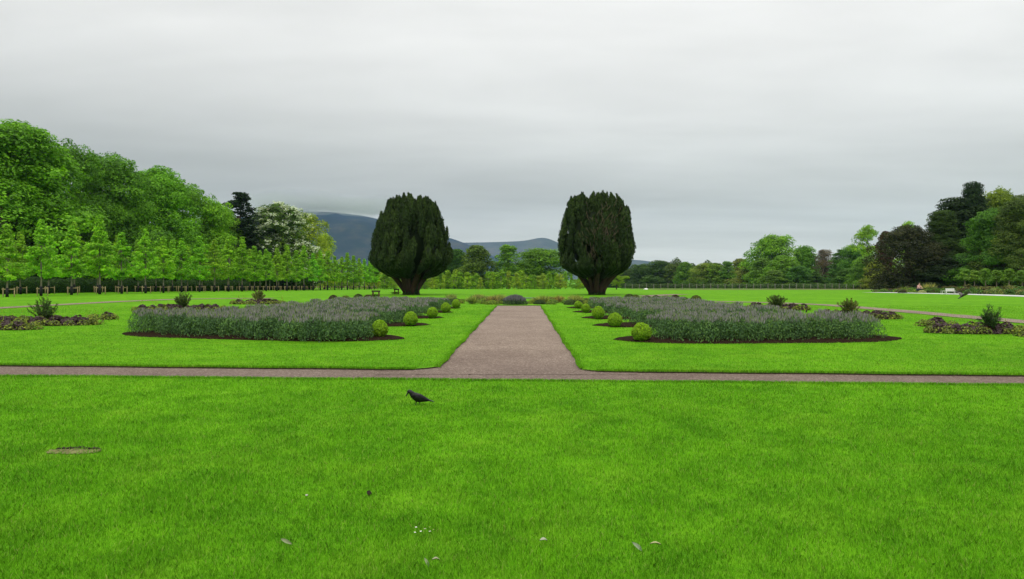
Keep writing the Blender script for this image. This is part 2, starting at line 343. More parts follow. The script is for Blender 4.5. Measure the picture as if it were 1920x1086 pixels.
tag(obj('ground', grid_mesh('ground', np.array([-9000, -1000, -300, -60, 0, 60, 300, 1000, 9000.]), np.concatenate([[-200, 0], np.linspace(40, 300, 53), [450, 700, 2000, 9000]]),
    lambda X, Y: gz(Y) - .06, M['lawn'])), kind='structure')
def edge_far(x): return 13.85 - .08 * x + .035 * np.sin(x * 2.1) * np.sin(x * .7 + 1)
def edge_near(x): return 12.35 - .064 * x + .03 * np.sin(x * 1.7 + 2) * np.sin(x * .53)
XL, XR, YB = -1.6, 1.1, 46.9
def eL(y): return XL + .02 * np.sin(y * 1.3) + .012 * np.sin(y * 4.1)
def eR(y): return XR + .02 * np.sin(y * 1.1 + 2) + .012 * np.sin(y * 3.7)
xs_d = np.concatenate([[-300, -150, -80], np.linspace(-45, -3, 160), np.linspace(-2.95, XL, 24)])
srow = np.concatenate([np.linspace(0, 33, 140), np.linspace(34, 110, 70), np.linspace(115, 290, 30)])
def warpL(X, Y):
    e = edge_far(np.maximum(X, -45)); r = .75; q = np.clip(X - (XL - r), 0, r); e = e + (r - np.sqrt(np.maximum(r * r - q * q, 0)))
    Yn = e + Y; k = np.clip((X + 3) / (3 + XL), 0, 1); Xn = X + k * (np.where(Yn < YB, eL(Yn), XL) - XL); return Xn, Yn
tag(obj('lawn', grid_mesh('lawn_left', xs_d, srow, lambda X, Y: gz(Y), [M['lawn'], M['turf_edge']], warpL, ('y0', 'x1'))), kind='structure')
xs_r = np.concatenate([np.linspace(XR, 2.45, 24), np.linspace(2.5, 45, 160), [80, 150, 300]])
def warpR(X, Y):
    e = edge_far(np.minimum(X, 45)); r = .45; q = np.clip((XR + r) - X, 0, r); e = e + (r - np.sqrt(np.maximum(r * r - q * q, 0)))
    Yn = e + Y; k = np.clip((2.5 - X) / (2.5 - XR), 0, 1); Xn = X + k * (np.where(Yn < YB, eR(Yn), XR) - XR); return Xn, Yn
tag(obj('lawn', grid_mesh('lawn_right', xs_r, srow, lambda X, Y: gz(Y), [M['lawn'], M['turf_edge']], warpR, ('y0', 'x0'))), kind='structure')
tag(obj('lawn', grid_mesh('lawn_centre', np.array([XL, -.2, XR]), np.concatenate([[YB], np.linspace(48, 110, 60), np.linspace(115, 300, 30)]), lambda X, Y: gz(Y), [M['lawn'], M['turf_edge']], None, ('y0',))), kind='structure')
def warpN(X, Y): return X, edge_near(X) - Y
tag(obj('lawn', grid_mesh('lawn_near', np.linspace(45, -45, 220), np.concatenate([[0, .1], np.linspace(.3, 25, 20)]), lambda X, Y: 0 * X, [M['lawn'], M['turf_edge']], warpN, ('y0',))), kind='structure')
# paths: gravel lies lower than the turf
tag(obj('path', grid_mesh('cross_path', np.linspace(-60, 60, 80), np.array([0, 1.]), lambda X, Y: 0 * X - .030, M['gravel'], lambda X, Y: (X, (edge_near(X) - .3) * (1 - Y) + (edge_far(X) + .3) * Y))), kind='structure')
tag(obj('path', grid_mesh('central_path', np.array([XL - 1.0, XR + 1.0]), np.array([13.4, 20, 30, 40, YB + .3]), lambda X, Y: 0 * X - .025, M['gravel'])), kind='structure')
def strip(name, pts, wid, mat, lift=.02, n=60):
    pts = np.asarray(pts, float); s = np.linspace(0, len(pts) - 1, n); P = np.stack([np.interp(s, np.arange(len(pts)), pts[:, k]) for k in (0, 1)], 1)
    T = unit(np.gradient(P, axis=0)); S = np.stack([T[:, 1], -T[:, 0]], 1); wj = wid / 2 * (1 + .08 * rg.uniform(-1, 1, n))[:, None]
    A, B = P - S * wj, P + S * wj; V = np.vstack([np.c_[A, gz(A[:, 1]) + lift], np.c_[B, gz(B[:, 1]) + lift]]); q = np.arange(n - 1)
    return obj(name, MB().add(V, np.stack([q, q + n, q + n + 1, q + 1], -1)).mesh(name, M[mat]))
def G2(*a): return [tuple(gp(*p)[:2]) for p in a]
tag(strip('path', [(-31, 20), (-29.8, 42.5), (-29.4, 54), (-28, 60), (-25, 62.5), (-21, 63)], 1.5, 'gravel'), kind='structure')
tag(strip('path', [(20.2, 14), (19.5, 30), (19.6, 40), (19.4, 47), (17.8, 51), (15, 54), (12, 55.5)], 1.5, 'gravel'), kind='structure')
tag(strip('path', [(11, 70), (14, 75), (17, 80)], 2.2, 'gravel'), kind='structure')
tag(strip('path', [(-4, 66), (-2.6, 68), (-1.6, 67), (-1.5, 63)], 2.0, 'gravel', .02), kind='structure')
tag(strip('path', [(-2, 64.5), (1.0, 63.5)], 1.6, 'asphalt', .035), kind='structure')
tag(strip('path', [(48.0, 30), (47.6, 70), (47.3, 85), (45.6, 97)], 3.8, 'palepath'), kind='structure')

# hills with their real distance and size
def hill(name, D, half, prof, mat, seed):
    rng = np.random.default_rng(seed); xs = np.linspace(prof[0][0], prof[-1][0], 260); X = (xs - VX) / F * D
    top = np.interp(xs, [p[0] for p in prof], [p[1] for p in prof]); k = np.ones(5) / 5; top = np.convolve(np.pad(top, 2, mode='edge'), k, 'valid')
    hh = (VY - top) / F * D + H + 5
    s = np.linspace(-1, 1, 61); Y = D + s * half; Hs = np.zeros((len(xs), len(s)))
    base = (1 - np.abs(s) ** 1.25)
    Hs = hh[:, None] * np.clip(base, 0, 1)[None]
    for f, a in ((3, .10), (7, .06), (17, .03), (37, .014)):
        ph = rng.uniform(0, 6, 4)
        Hs += hh[:, None] * a * np.sin(f * xs[:, None] / 260 + ph[0] + 2.2 * s[None] * f / 3 + ph[1]) * np.cos(f * s[None] * 1.3 + ph[2]) * (np.abs(s)[None]) ** .7 * (1 - np.abs(s)[None])
    XX, YY = np.meshgrid(X, Y, indexing='ij'); V = np.stack([XX, YY, Hs - 6], -1).reshape(-1, 3); a, b = XX.shape
    i, j = np.meshgrid(np.arange(a - 1), np.arange(b - 1), indexing='ij'); Q = np.stack([i * b + j, (i + 1) * b + j, (i + 1) * b + j + 1, i * b + j + 1], -1).reshape(-1, 4)
    return tag(obj(name, MB().add(V, Q, smooth=True).mesh(name, mat)), kind='structure')
def hill_mat(name, a, b, c):
    m, t, o = newmat(name); n = noise(t, .0045, 8, .62, sc=(1, .6, 2.2)); n2 = noise(t, .03, 6, .6)
    col = ramp(t, mth(t, 'ADD', mth(t, 'MULTIPLY', n, .7), mth(t, 'MULTIPLY', n2, .3)), [(.38, a), (.52, b), (.64, c)])
    d = N(t, 'ShaderNodeBsdfDiffuse'); t.links.new(col, d.inputs[0]); t.links.new(d.outputs[0], o.inputs[0]); return m
hill('mountain', 3400, 900, [(-500, 480), (-100, 450), (300, 425), (480, 404), (560, 396), (620, 397), (680, 404), (712, 411), (770, 430), (845, 446), (875, 457), (930, 483), (975, 508), (1020, 524)],
     hill_mat('hazed_slope', (.012, .026, .062), (.024, .036, .066), (.060, .060, .070)), 3)  # slope's own dark tone plus distance haze painted in as blue
hill('hills', 4600, 900, [(600, 500), (780, 452), (865, 455), (940, 453.5), (985, 451.5), (1004, 447), (1018, 443.5), (1031, 447), (1047, 456), (1090, 470), (1150, 484), (1215, 489), (1260, 497), (1320, 507), (1500, 515), (1900, 518), (2300, 523)],
     hill_mat('hazed_far_slope', (.036, .050, .070), (.060, .072, .088), (.098, .094, .092)), 4)  # grey blue of the hazy distance mixed into the far ridge colours

# ================================================================ TREES
G_MID = (.055, .150, .020); G_DK = (.026, .075, .016); G_LT = (.085, .215, .022); G_YE = (.19, .32, .030); G_LIN = (.195, .430, .030)
PR = {}
for k, (sd0, nb) in enumerate(((11, 95), (12, 110), (13, 88))):
    PR['b%d' % k] = proto_tree('broadleaf_tree', sd0, 14, .6, 6, env_low if k != 1 else env_round, nb, 1.9, 24000, .36, .22, .38, G_MID, sub=12)
for k, (sd0, nb, ev) in enumerate(((14, 120, env_low), (15, 110, env_round), (16, 130, env_low))):
    PR['g%d' % k] = proto_tree('broadleaf_tree', sd0, 16, .4, 7.5, ev, nb, 2.0, 62000, .27, .17, .42, G_MID, sub=13, upw=.8, inner=.4, flat=.6)
PR['round'] = proto_tree('broadleaf_tree', 21, 12, .3, 5, env_low, 70, 1.7, 15000, .40, .26, .32, G_MID, sub=10)
PR['airy'] = proto_tree('broadleaf_tree', 22, 14, 2.5, 4.6, env_pop, 54, 1.2, 11000, .30, .18, .18, G_LT, inner=.1, nlimb=26)
PR['cone'] = proto_tree('conifer', 23, 16, 1.0, 4.4, env_cone, 150, 1.5, 30000, .36, .13, .34, (.016, .036, .013), flat=.38, inner=.2, upw=.4, droop=.3, taper=.62)
PR['pine'] = proto_tree('pine_tree', 24, 16, .6, 6, lambda t: np.clip((1 - t ** 1.5), .02, 1) ** .75, 130, 2.0, 42000, .34, .16, .4, (.014, .036, .012), flat=.42, upw=.7, inner=.3)
PR['pop'] = proto_tree('poplar', 25, 15, 1.0, 4, env_cone, 80, 1.2, 9000, .36, .24, .26, G_LT, inner=.2)
PR['bare'] = proto_tree('bare_tree', 26, 12, 1.0, 4, env_low, 90, 1.1, 13000, .26, .07, .22, (.11, .095, .055), inner=.1, nlimb=60, upw=.1)
# trees beyond the limes on the left
def T(pk, *a, **k): return plant_tree(PR[pk], *a, **k)
gw = 'woodland trees behind the limes'
T('g0', 14, 100, 226, 150, 'tallest big mid green tree at the left edge behind the limes', group=gw, col=(.075, .215, .024))
T('g1', 112, 110, 264, 75, 'dark green treetop between the tallest left tree and the big round dome', group=gw, col=(.052, .150, .022))
T('g2', 208, 121, 291, 92, 'big round dark domed tree behind the limes', group=gw, col=(.055, .165, .022))
T('g0', 300, 133, 314, 84, 'big fresh green domed tree right of the dark dome behind the limes', group=gw, col=(.070, .205, .020))
T('g1', 362, 143, 346, 62, 'mid green tree sloping down right of the fresh green dome', group=gw, col=(.088, .220, .028))
T('g2', 408, 151, 386, 56, 'lighter feathery green tree next to the dark conifer', group=gw, col=(.115, .245, .036))
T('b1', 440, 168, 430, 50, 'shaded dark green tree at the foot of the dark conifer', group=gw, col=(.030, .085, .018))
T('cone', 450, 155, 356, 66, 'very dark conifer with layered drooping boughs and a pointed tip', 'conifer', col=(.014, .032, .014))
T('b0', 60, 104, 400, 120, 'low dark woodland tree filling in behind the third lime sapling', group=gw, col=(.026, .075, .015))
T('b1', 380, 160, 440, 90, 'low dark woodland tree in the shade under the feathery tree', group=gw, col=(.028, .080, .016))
# blossom tree: white flower heads on dark leaves
pb = proto_tree('blossom_tree', 31, 14, .8, 6, env_low, 120, 1.45, 20000, .34, .22, .34, (.045, .105, .035), sub=14)
rng = np.random.default_rng(32); mb = MB(); k = np.where(pb['sd'][:, 2] > -.2)[0]; k = rng.choice(k, 1300); n = 15
kk = np.repeat(k, n); P = pb['sc'][kk] + unit(pb['sd'][kk] + np.repeat(rng.normal(0, .5, (1300, 3)), n, 0)) * pb['sr'][kk][:, None] * 1.12 + rng.normal(0, .13, (1300 * n, 3))
mb.leaves(P, unit(rng.normal(0, .6, P.shape) + [0, 0, .8]), unit(rng.normal(0, 1, P.shape)), (.19), .16, rng.uniform(0, 1, len(P)))
pb['extra'] = [('blossom', mb.mesh('blossom', M['petal']), (.66, .71, .60))]
plant_tree(pb, 522, 163, 387, 80, 'rounded tree covered in white blossom beside the dark conifer', 'blossom tree')
PR['wispy'] = proto_tree('broadleaf_tree', 27, 14, .8, 6, env_low, 90, 1.5, 12000, .34, .16, .3, G_YE, sub=10)
T('wispy', 578, 178, 404, 50, 'yellow green wispy tree right of the white blossom tree', group=gw, col=(.16, .235, .045))
T('wispy', 608, 190, 440, 32, 'bright lime green small tree where the wood ends by the mountain', group=gw, col=(.15, .27, .035))
T('round', 706, 235, 476, 22, 'dark green tree just left of the left yew', col=(.035, .095, .025))
T('round', 855, 240, 470, 30, 'dark green tree just right of the left yew', col=(.030, .085, .018))
T('round', 893, 235, 463, 36, 'olive green bushy tree between the two yews', col=(.055, .110, .028))
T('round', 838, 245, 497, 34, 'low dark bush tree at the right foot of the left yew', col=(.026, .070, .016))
T('pop', 953, 240, 459, 34, 'light green pointed tree midway between the yews', 'tree', col=(.075, .18, .028), name='pointed_tree')
T('b1', 1015, 245, 467, 52, 'spreading fresh green tree with grey limbs left of the right yew', col=(.060, .15, .022))
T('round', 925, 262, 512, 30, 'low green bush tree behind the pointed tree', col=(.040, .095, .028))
T('round', 760, 260, 505, 42, 'low green tree behind the trunk of the left yew', col=(.040, .10, .022))
T('airy', 1156, 185, 505, 17, 'small light green tree at the right foot of the right yew', col=(.12, .23, .04))
# distant tree line on the right
line = [(1180, 505, 25, 400, 'round', (0.030, 0.062, 0.022), 'dark low tree far off just right of the right yew'),
 (1207, 494, 32, 390, 'b0', (0.028, 0.064, 0.022), 'dark domed tree far off where the hills end'),
 (1236, 490, 38, 380, 'b2', (0.030, 0.070, 0.022), 'broad dark domed tree, highest of the far left group of the tree line'),
 (1264, 496, 28, 370, 'round', (0.042, 0.085, 0.026), 'greyer rounded tree right of the broad dark dome'),
 (1285, 493, 21, 345, 'round', (0.062, 0.150, 0.034), 'mid green round tree in the low part of the tree line'),
 (1306, 502, 22, 340, 'round', (0.072, 0.156, 0.039), 'low mid green tree left of the olive toned one'),
 (1322, 494, 25, 330, 'b1', (0.098, 0.156, 0.046), 'olive toned rounded tree in the tree line'),
 (1340, 495, 25, 325, 'round', (0.078, 0.156, 0.039), 'green tree touching the olive toned one in the tree line'),
 (1364, 490, 21, 320, 'pop', (0.058, 0.137, 0.036), 'pointed green tree midway along the fence'),
 (1388, 487, 25, 345, 'round', (0.091, 0.130, 0.052), 'brownish flat topped tree behind the pointed one'),
 (1405, 500, 32, 300, 'b2', (0.098, 0.137, 0.046), 'brown green tree at the left foot of the tall bright tree'),
 (1452, 442, 45, 290, 'b1', (0.081, 0.202, 0.029), 'tall bright green domed tree standing above the fence'),
 (1428, 486, 30, 280, 'round', (0.058, 0.143, 0.029), 'mid green tree in front left of the tall bright dome'),
 (1470, 478, 40, 270, 'b0', (0.078, 0.182, 0.031), 'wide green tree in front of the tall bright dome'),
 (1452, 508, 28, 255, 'round', (0.065, 0.143, 0.034), 'low bushy tree at the front foot of the tall bright dome'),
 (1510, 464, 34, 285, 'b2', (0.058, 0.169, 0.026), 'rich green rounded tree left of the leafless grey one'),
 (1497, 500, 28, 255, 'round', (0.039, 0.117, 0.031), 'dark bushy tree at the fence below the rich green one'),
 (1547, 469, 31, 280, 'bare', (0.075, 0.066, 0.085), 'grey brown almost leafless tree in the tree line'),
 (1530, 508, 21, 250, 'cone', (0.039, 0.098, 0.029), 'small dark cone shaped tree before the leafless one'),
 (1575, 466, 28, 262, 'cone', (0.036, 0.104, 0.029), 'dark pointed conifer right of the leafless tree'),
 (1598, 462, 28, 258, 'b1', (0.055, 0.150, 0.034), 'dark green leafy tree left of the tall airy one'),
 (1590, 505, 28, 235, 'round', (0.039, 0.104, 0.026), 'low dark bush tree by the end of the fence'),
 (1627, 423, 29, 245, 'airy', (0.124, 0.260, 0.046), 'tall light green airy tree with see through crown'),
 (1622, 480, 29, 215, 'b0', (0.065, 0.150, 0.039), 'mid green tree below the airy one'),
 (1640, 492, 24, 185, 'round', (0.111, 0.163, 0.046), 'yellow brown green tree beside the dark evergreen oak'),
 (1660, 438, 22, 205, 'round', (0.050, 0.018, 0.018), 'dark red leaved beech between airy tree and evergreen oak'),
 (1703, 416, 28, 175, 'airy', (0.143, 0.286, 0.046), 'bright green airy treetop rising behind the evergreen oak')]
for px, top, hw, d, pk, col, lab in line: T(pk, px, d, top, hw, lab, col=col, group='distant tree line on the right')
PR['oak'] = proto_tree('evergreen_oak', 28, 12, .2, 6, lambda t: np.clip(1 - t ** 3, .03, 1) ** .55, 130, 1.6, 26000, .30, .18, .45, (.022, .035, .014), sub=14)
T('oak', 1702, 122, 424, 62, 'broad dark olive evergreen oak with leaves down to the ground', 'tree', col=(.036, .044, .020))
T('pine', 1806, 128, 366, 84, 'tall black green pine with flat tiers, highest tree on the right', 'pine', col=(.019, .043, .015))
T('pine', 1824, 126, 337, 36, 'flat topped crest of the dark pine wood at its highest point', 'pine', col=(.018, .042, .015))
T('pine', 1766, 124, 392, 46, 'dark pine shoulder left of the tallest pine', 'pine', col=(.019, .044, .016))
T('b1', 1874, 135, 358, 44, 'yellow green treetop behind the tallest pine', col=(.085, .155, .030))
T('g2', 1868, 112, 392, 70, 'bright green domed tree in front of the pines on the right', col=(.040, .125, .028))
T('g0', 1915, 107, 366, 62, 'olive and brown tree at the right edge of the photograph', col=(.050, .085, .034))
T('oak', 1800, 118, 480, 90, 'low dark evergreen thicket under the tall pine', 'thicket', col=(.018, .034, .013))

# ---------------------------------------------------------------- the two yews
def yew(name, label, px, zs, rs, nplume, nl, seed, brown):
    p = at(px, 77); rng = np.random.default_rng(seed); root = thing(name, label, 'yew tree', p, group='upright yews')
    env = lambda z: np.interp(z, zs, rs); mb = MB(); ztop = zs[-1]
    # surface-weighted choice of the tip of each plume
    zz = np.linspace(2.5, ztop, 200); wgt = env(zz) + .3; nt_ = int(nplume * .26); ns = nplume - nt_
    zt = rng.choice(zz, ns, p=wgt / wgt.sum()); th = rng.uniform(0, 2 * math.pi, ns); rt = env(zt) - rng.uniform(.22, .6, ns)
    r2 = (env(ztop) + .45) * np.sqrt(rng.uniform(0, 1, nt_)); th2 = rng.uniform(0, 2 * math.pi, nt_); z2 = ztop + rng.uniform(-.5, .35, nt_) - .10 * r2 ** 2
    zt = np.r_[zt, z2]; th = np.r_[th, th2]; rt = np.r_[rt, r2]; tm = MB()
    for z, a, r in zip(zt, th, rt):
        L = rng.uniform(1.9, 3.6); zb = max(z - L, 1.7 + .5 * rng.uniform()); pr_ = rng.uniform(.34, .58)
        s = np.linspace(0, 1, 7); Z = zb + (z - zb) * s; Rr = np.minimum(np.maximum(r, 0), env(Z) - .15); ca, sa = math.cos(a), math.sin(a)
        wob = rng.normal(0, .06, (7, 2)); Cn = np.stack([Rr * ca + wob[:, 0], Rr * sa + wob[:, 1], Z], 1)
        rad = pr_ * np.array([.45, .85, 1.0, .98, .82, .5, .08])
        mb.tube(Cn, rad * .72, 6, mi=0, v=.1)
        n = int(nl * (z - zb) * pr_); u = rng.uniform(0, 1, n); q = rng.uniform(0, 2 * math.pi, n)
        c = np.stack([np.interp(u, s, Cn[:, k]) for k in range(3)], 1); rr = np.interp(u, s, rad) * rng.uniform(.82, 1.12, n)
        o_ = np.stack([np.cos(q), np.sin(q), 0 * q], 1); P = c + o_ * rr[:, None]; keep = (o_[:, 0] * ca + o_[:, 1] * sa) > -.55
        P, o2, u2 = P[keep], o_[keep], u[keep]; m = len(P); pv = rng.uniform(0, .5)
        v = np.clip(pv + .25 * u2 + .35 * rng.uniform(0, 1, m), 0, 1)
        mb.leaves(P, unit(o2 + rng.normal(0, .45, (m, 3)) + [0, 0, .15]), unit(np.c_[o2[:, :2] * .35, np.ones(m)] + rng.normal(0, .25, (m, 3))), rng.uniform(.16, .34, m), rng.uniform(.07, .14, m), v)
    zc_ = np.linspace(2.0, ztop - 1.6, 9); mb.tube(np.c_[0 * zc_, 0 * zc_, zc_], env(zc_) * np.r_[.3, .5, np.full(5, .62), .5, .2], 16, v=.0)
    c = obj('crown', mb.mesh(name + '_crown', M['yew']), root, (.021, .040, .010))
    # many-stemmed trunk
    for i in range(15):
        a = i / 15 * 6.28 + rng.uniform(-.2, .2); r0 = .52 * rng.uniform(.55, 1.05); s = np.linspace(0, 1, 7); z = 3.6 * s
        rr = r0 + (3.2 * rng.uniform(.55, .98) - r0) * np.clip(s * 1.25 - .06, 0, 1) ** 1.25; z2_ = z - .12
        tm.tube(np.stack([rr * np.cos(a + s * .25), rr * np.sin(a + s * .25), z2_], 1), .30 * (1 - .72 * s) * rng.uniform(.8, 1.2), 7)
    tm.tube([[0, 0, -.1], [0, 0, .8], [0, 0, 2.2], [0, 0, 4]], [.70, .55, .62, .3], 12)
    obj('trunk', tm.mesh(name + '_trunk', M['yewbark']), root)
    # ivy and suckers round the foot
    iv = MB(); n = 5200; a = rng.uniform(0, 6.28, n); z = rng.beta(1, 1.4, n) * 2.3; r = .62 + .2 * rng.uniform(0, 1, n) + .16 * np.clip(z - 1, 0, 2) + .25 * np.clip(.35 - z, 0, 1)
    P = np.stack([r * np.cos(a), r * np.sin(a), z], 1); o_ = np.stack([np.cos(a), np.sin(a), 0 * a + .3], 1)
    iv.leaves(P, unit(o_ + rng.normal(0, .5, (n, 3))), unit(rng.normal(0, 1, (n, 3))), .14, .10, rng.uniform(0, 1, n)); obj('ivy', iv.mesh(name + '_ivy', M['leaf']), root, (.022, .052, .014))
    if brown:
        bt = MB()
        for i in range(230):
            x = rng.normal(.25, .8) + .4 * math.sin(i); z = rng.normal(4.6, 1.2) if rng.uniform() < .8 else rng.uniform(6, 9); y = -math.sqrt(max(env(z) ** 2 - x * x, .1)) + .05; L = rng.uniform(.3, .9)
            if abs(x) > env(z) * .85: continue
            dr = unit(np.array([x * .25 + rng.normal(0, .35), -.25 + rng.normal(0, .1), .8])); bt.tube([[x, y + .35, z], np.array([x, y + .2, z]) + dr * L * .5, np.array([x, y + .15, z]) + dr * L], [.028, .022, .010], 4)
        obj('dead_twigs', bt.mesh(name + '_twigs', solid('dead_twigs', (.115, .080, .058), .9, .4, 3)), root)
    return root
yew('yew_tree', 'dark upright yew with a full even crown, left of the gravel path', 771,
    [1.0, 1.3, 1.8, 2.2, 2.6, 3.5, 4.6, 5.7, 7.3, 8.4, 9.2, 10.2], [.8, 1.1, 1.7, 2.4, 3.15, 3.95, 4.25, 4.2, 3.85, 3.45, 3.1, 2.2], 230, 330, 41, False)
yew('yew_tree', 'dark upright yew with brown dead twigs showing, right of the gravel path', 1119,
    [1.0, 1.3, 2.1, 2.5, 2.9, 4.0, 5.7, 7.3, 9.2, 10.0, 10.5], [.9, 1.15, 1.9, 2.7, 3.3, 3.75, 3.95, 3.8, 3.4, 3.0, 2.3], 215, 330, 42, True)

# ---------------------------------------------------------------- young limes with stake frames
ORD = ['first', 'second', 'third', 'fourth', 'fifth', 'sixth', 'seventh', 'eighth', 'ninth', 'tenth', 'eleventh', 'twelfth', 'thirteenth', 'fourteenth', 'fifteenth', 'sixteenth',
       'seventeenth', 'eighteenth', 'nineteenth', 'twentieth', 'twenty first', 'twenty second', 'twenty third', 'twenty fourth', 'twenty fifth', 'twenty sixth', 'twenty seventh', 'twenty eighth', 'twenty ninth', 'thirtieth']
LP = []
for sd0 in (51, 52, 53, 54):
    pr = proto_tree('lime_sapling', sd0, 7.7, 2.0, 2.1, env_linden, 84, .58, 8200, .18, .12, .075, G_LIN, 'palebark', flat=.6, inner=.1, nlimb=22, sub=7, upw=.8, taper=.5)
    LP.append(pr)
gm = MB(); gm.tube([[0, 0, -.02], [0, 0, .45], [0, 0, .95]], [.15, .13, .13], 10); guard_me = gm.mesh('trunk_guard', M['guard'])
def post_me():
    mb = MB(); mb.tube([[0, 0, -.1], [0, 0, .84]], .05, 8); return mb.mesh('stake', M['stake'])
stake_me = post_me(); mb = MB(); mb.box((-.58, -.075, .66), (.58, -.045, .75)); bar_me = mb.mesh('crossbar', M['stake'])
rng = np.random.default_rng(60)
def lime(x, y, k, row, n):
    z = float(gz(y)); s = rng.uniform(.90, 1.08); pr = LP[k % 4]
    o = thing('lime_sapling', '%s lime sapling from the left end of the %s staked row' % (ORD[n], row), 'young tree', (x, y, z), 0, 'lime saplings of the %s row' % row, (s, s, s * rng.uniform(.95, 1.04)))
    r = rng.uniform(0, 6.28)
    for nm, me, c in (('trunk', pr['trunk'], None), ('crown', pr['crown'], jit(G_LIN, rng, .10)), ('trunk_guard', guard_me, None)):
        q = obj(nm, me, o, c); q.rotation_euler = (0, 0, r)
    f = thing('stake_frame', 'pale wooden stake frame round the %s lime sapling of the %s row' % (ORD[n], row), 'tree stake', (x, y + .22, z), rng.uniform(-.06, .06), 'stake frames of the %s row' % row)
    for sx in (-.5, .5): obj('post', stake_me, f, loc=(sx, 0, 0))
    obj('crossbar', bar_me, f)
for n in range(29):
    y = 68 + 4.2 * n; x = -46.9 + .086 * (y - 68); lime(x + rng.uniform(-.15, .15), y, n, 'front', n)
for n in range(22):
    y = 76 + 4.2 * n; x = -54.3 + .086 * (y - 76); lime(x, y, n + 2, 'rear', n)
# hedge behind them
def hedge(name, label, pts, wid, hh, n, col, L=.14):
    rng = np.random.default_rng(len(label)); mb = MB(); pts = np.asarray(pts, float); seg = np.linspace(0, len(pts) - 1, 400)
    k = rng.uniform(0, len(pts) - 1, n); c = np.stack([np.interp(k, np.arange(len(pts)), pts[:, i]) for i in (0, 1)], 1)
    a = rng.uniform(-1.2, math.pi + 1.2, n); bump = 1 + .18 * np.sin(k * 40) * np.sin(k * 17 + 1)
    P = np.stack([c[:, 0] + np.cos(a) * wid * .5 * bump, c[:, 1] + np.cos(a) * .2, gz(c[:, 1]) + np.clip((np.sin(a) * .55 + .45) * hh * bump, 0, 9)], 1)
    Nn = unit(np.stack([np.cos(a), 0 * a - .6, np.sin(a)], 1) + rng.normal(0, .5, (n, 3)))
    mb.leaves(P, Nn, unit(rng.normal(0, 1, (n, 3))), L, L * .7, rng.uniform(0, 1, n))
    return tag(obj(name, mb.mesh(name, M['leaf']), col=col), label, 'hedge')
hedge('hedge', 'long low dark green hedge behind the staked limes', [(-60, 62), (-57, 90), (-54, 122), (-52, 140)], 1.6, 1.7, 60000, (.030, .075, .018), .2)

hedge('undergrowth', 'dark woodland undergrowth under the big trees on the left', [(-66, 78), (-62, 110), (-55, 140), (-50, 174)], 4, 5.2, 70000, (.022, .052, .014), .34)
hedge('undergrowth', 'green undergrowth along the foot of the distant tree line', [(36, 262), (60, 256), (90, 240), (100, 215), (92, 180), (76, 135)], 4, 1.5, 16000, (.045, .095, .022), .45)
rng = np.random.default_rng(66); mb = MB(); n = 60000; x = rng.uniform(40, 235, n); base_h = 11.5 + 2.2 * np.sin(x * .09) + 1.6 * np.sin(x * .31 + 1) + 1.2 * np.sin(x * .83); y = 425 - .35 * (x - 50) + 0 * x; a = rng.uniform(0, math.pi, n)
P = np.c_[x, y - 6 * np.sin(a) * rng.uniform(.6, 1, n), gz(y) + base_h * (.5 + .5 * np.cos(a)) * rng.uniform(.9, 1.05, n)]
mb.leaves(P, unit(np.c_[0 * x, -np.sin(a), np.cos(a) + .4] + rng.normal(0, .5, (n, 3))), unit(rng.normal(0, 1, (n, 3))), .9, .6, rng.uniform(0, 1, n)); tag(obj('far_wood', mb.mesh('far_wood', M['leaf']), col=(.052, .100, .030)), kind='stuff')
# young plantation behind the lawn
PP = [proto_tree('birch_sapling', s, 4.4, .15, 1.15, env_pop if s % 2 else env_linden, 34, .42, 1700, .22, .13, .04, G_YE, 'palebark', inner=.1, nlimb=10, sub=6) for s in (71, 72, 73, 74)]
rng = np.random.default_rng(75)
for i in range(92):
    px = 600 + i * 5.55 + rng.uniform(-5, 5); d = rng.choice([196, 203, 211]) + rng.uniform(-3, 3); top = 516.5 + rng.uniform(-11, 6.5)
    if px > 1040: top += 2
    pr = PP[rng.integers(4)]; c = [(.13, .25, .035), (.11, .23, .035), (.15, .24, .05), (.09, .20, .03)][rng.integers(4)]
    if 1020 < px < 1100 and rng.uniform() < .35: continue
    plant_tree(pr, px, d, top, rng.uniform(5, 12), 'slender yellow green sapling in the close planting behind the lawn between yews', 'sapling', 'saplings in the young planting', c)

# small standard trees on the right, before the dark wood
SP = proto_tree('standard_tree', 81, 3.3, 1.8, .95, lambda t: np.clip(1.05 - t, .05, 1) ** .5, 26, .36, 1500, .16, .09, .05, (.060, .13, .030), 'palebark', inner=.1, nlimb=12, sub=6)
for i, px in enumerate((1809, 1827, 1848, 1869, 1892, 1917)):
    plant_tree(SP, px, 96.3 - i * 2.2, 505 + (i % 2) * 3, 13.5, '%s small standard tree from the left in the row before the dark wood' % ORD[i], 'young tree', 'small standard trees on the right', (.075, .16, .045))

# ================================================================ CATMINT BEDS
def in_row(x, y, r):
    (x0, y0), (x1, y1), hw = r; L = math.hypot(x1 - x0, y1 - y0); ux, uy = (x1 - x0) / L, (y1 - y0) / L
    a = (x - x0) * ux + (y - y0) * uy; p = -(x - x0) * uy + (y - y0) * ux; ov = np.maximum(np.maximum(-a, a - L), 0)
    return (ov / hw) ** 3.2 + (np.abs(p) / hw) ** 3.2 < 1
rowsL = [((-10.5, 23.6), (-5.6, 21.4), 1.6)] + [((-9.6 - .05 * k, yf + 2.2), (-5.75, yf + 1.5), 1.5) for k, yf in enumerate((26.2, 31.2, 36.4, 41.6))]
rowsR = [((5.1, 21.15), (8.5, 21.65), 1.55)] + [((5.2, yf + 1.5), (8.3 - .03 * k, yf + 2.0), 1.5) for k, yf in enumerate((25.9, 31.0, 36.7, 42.0))]
posn = ['front', 'second', 'third', 'fourth', 'rearmost']
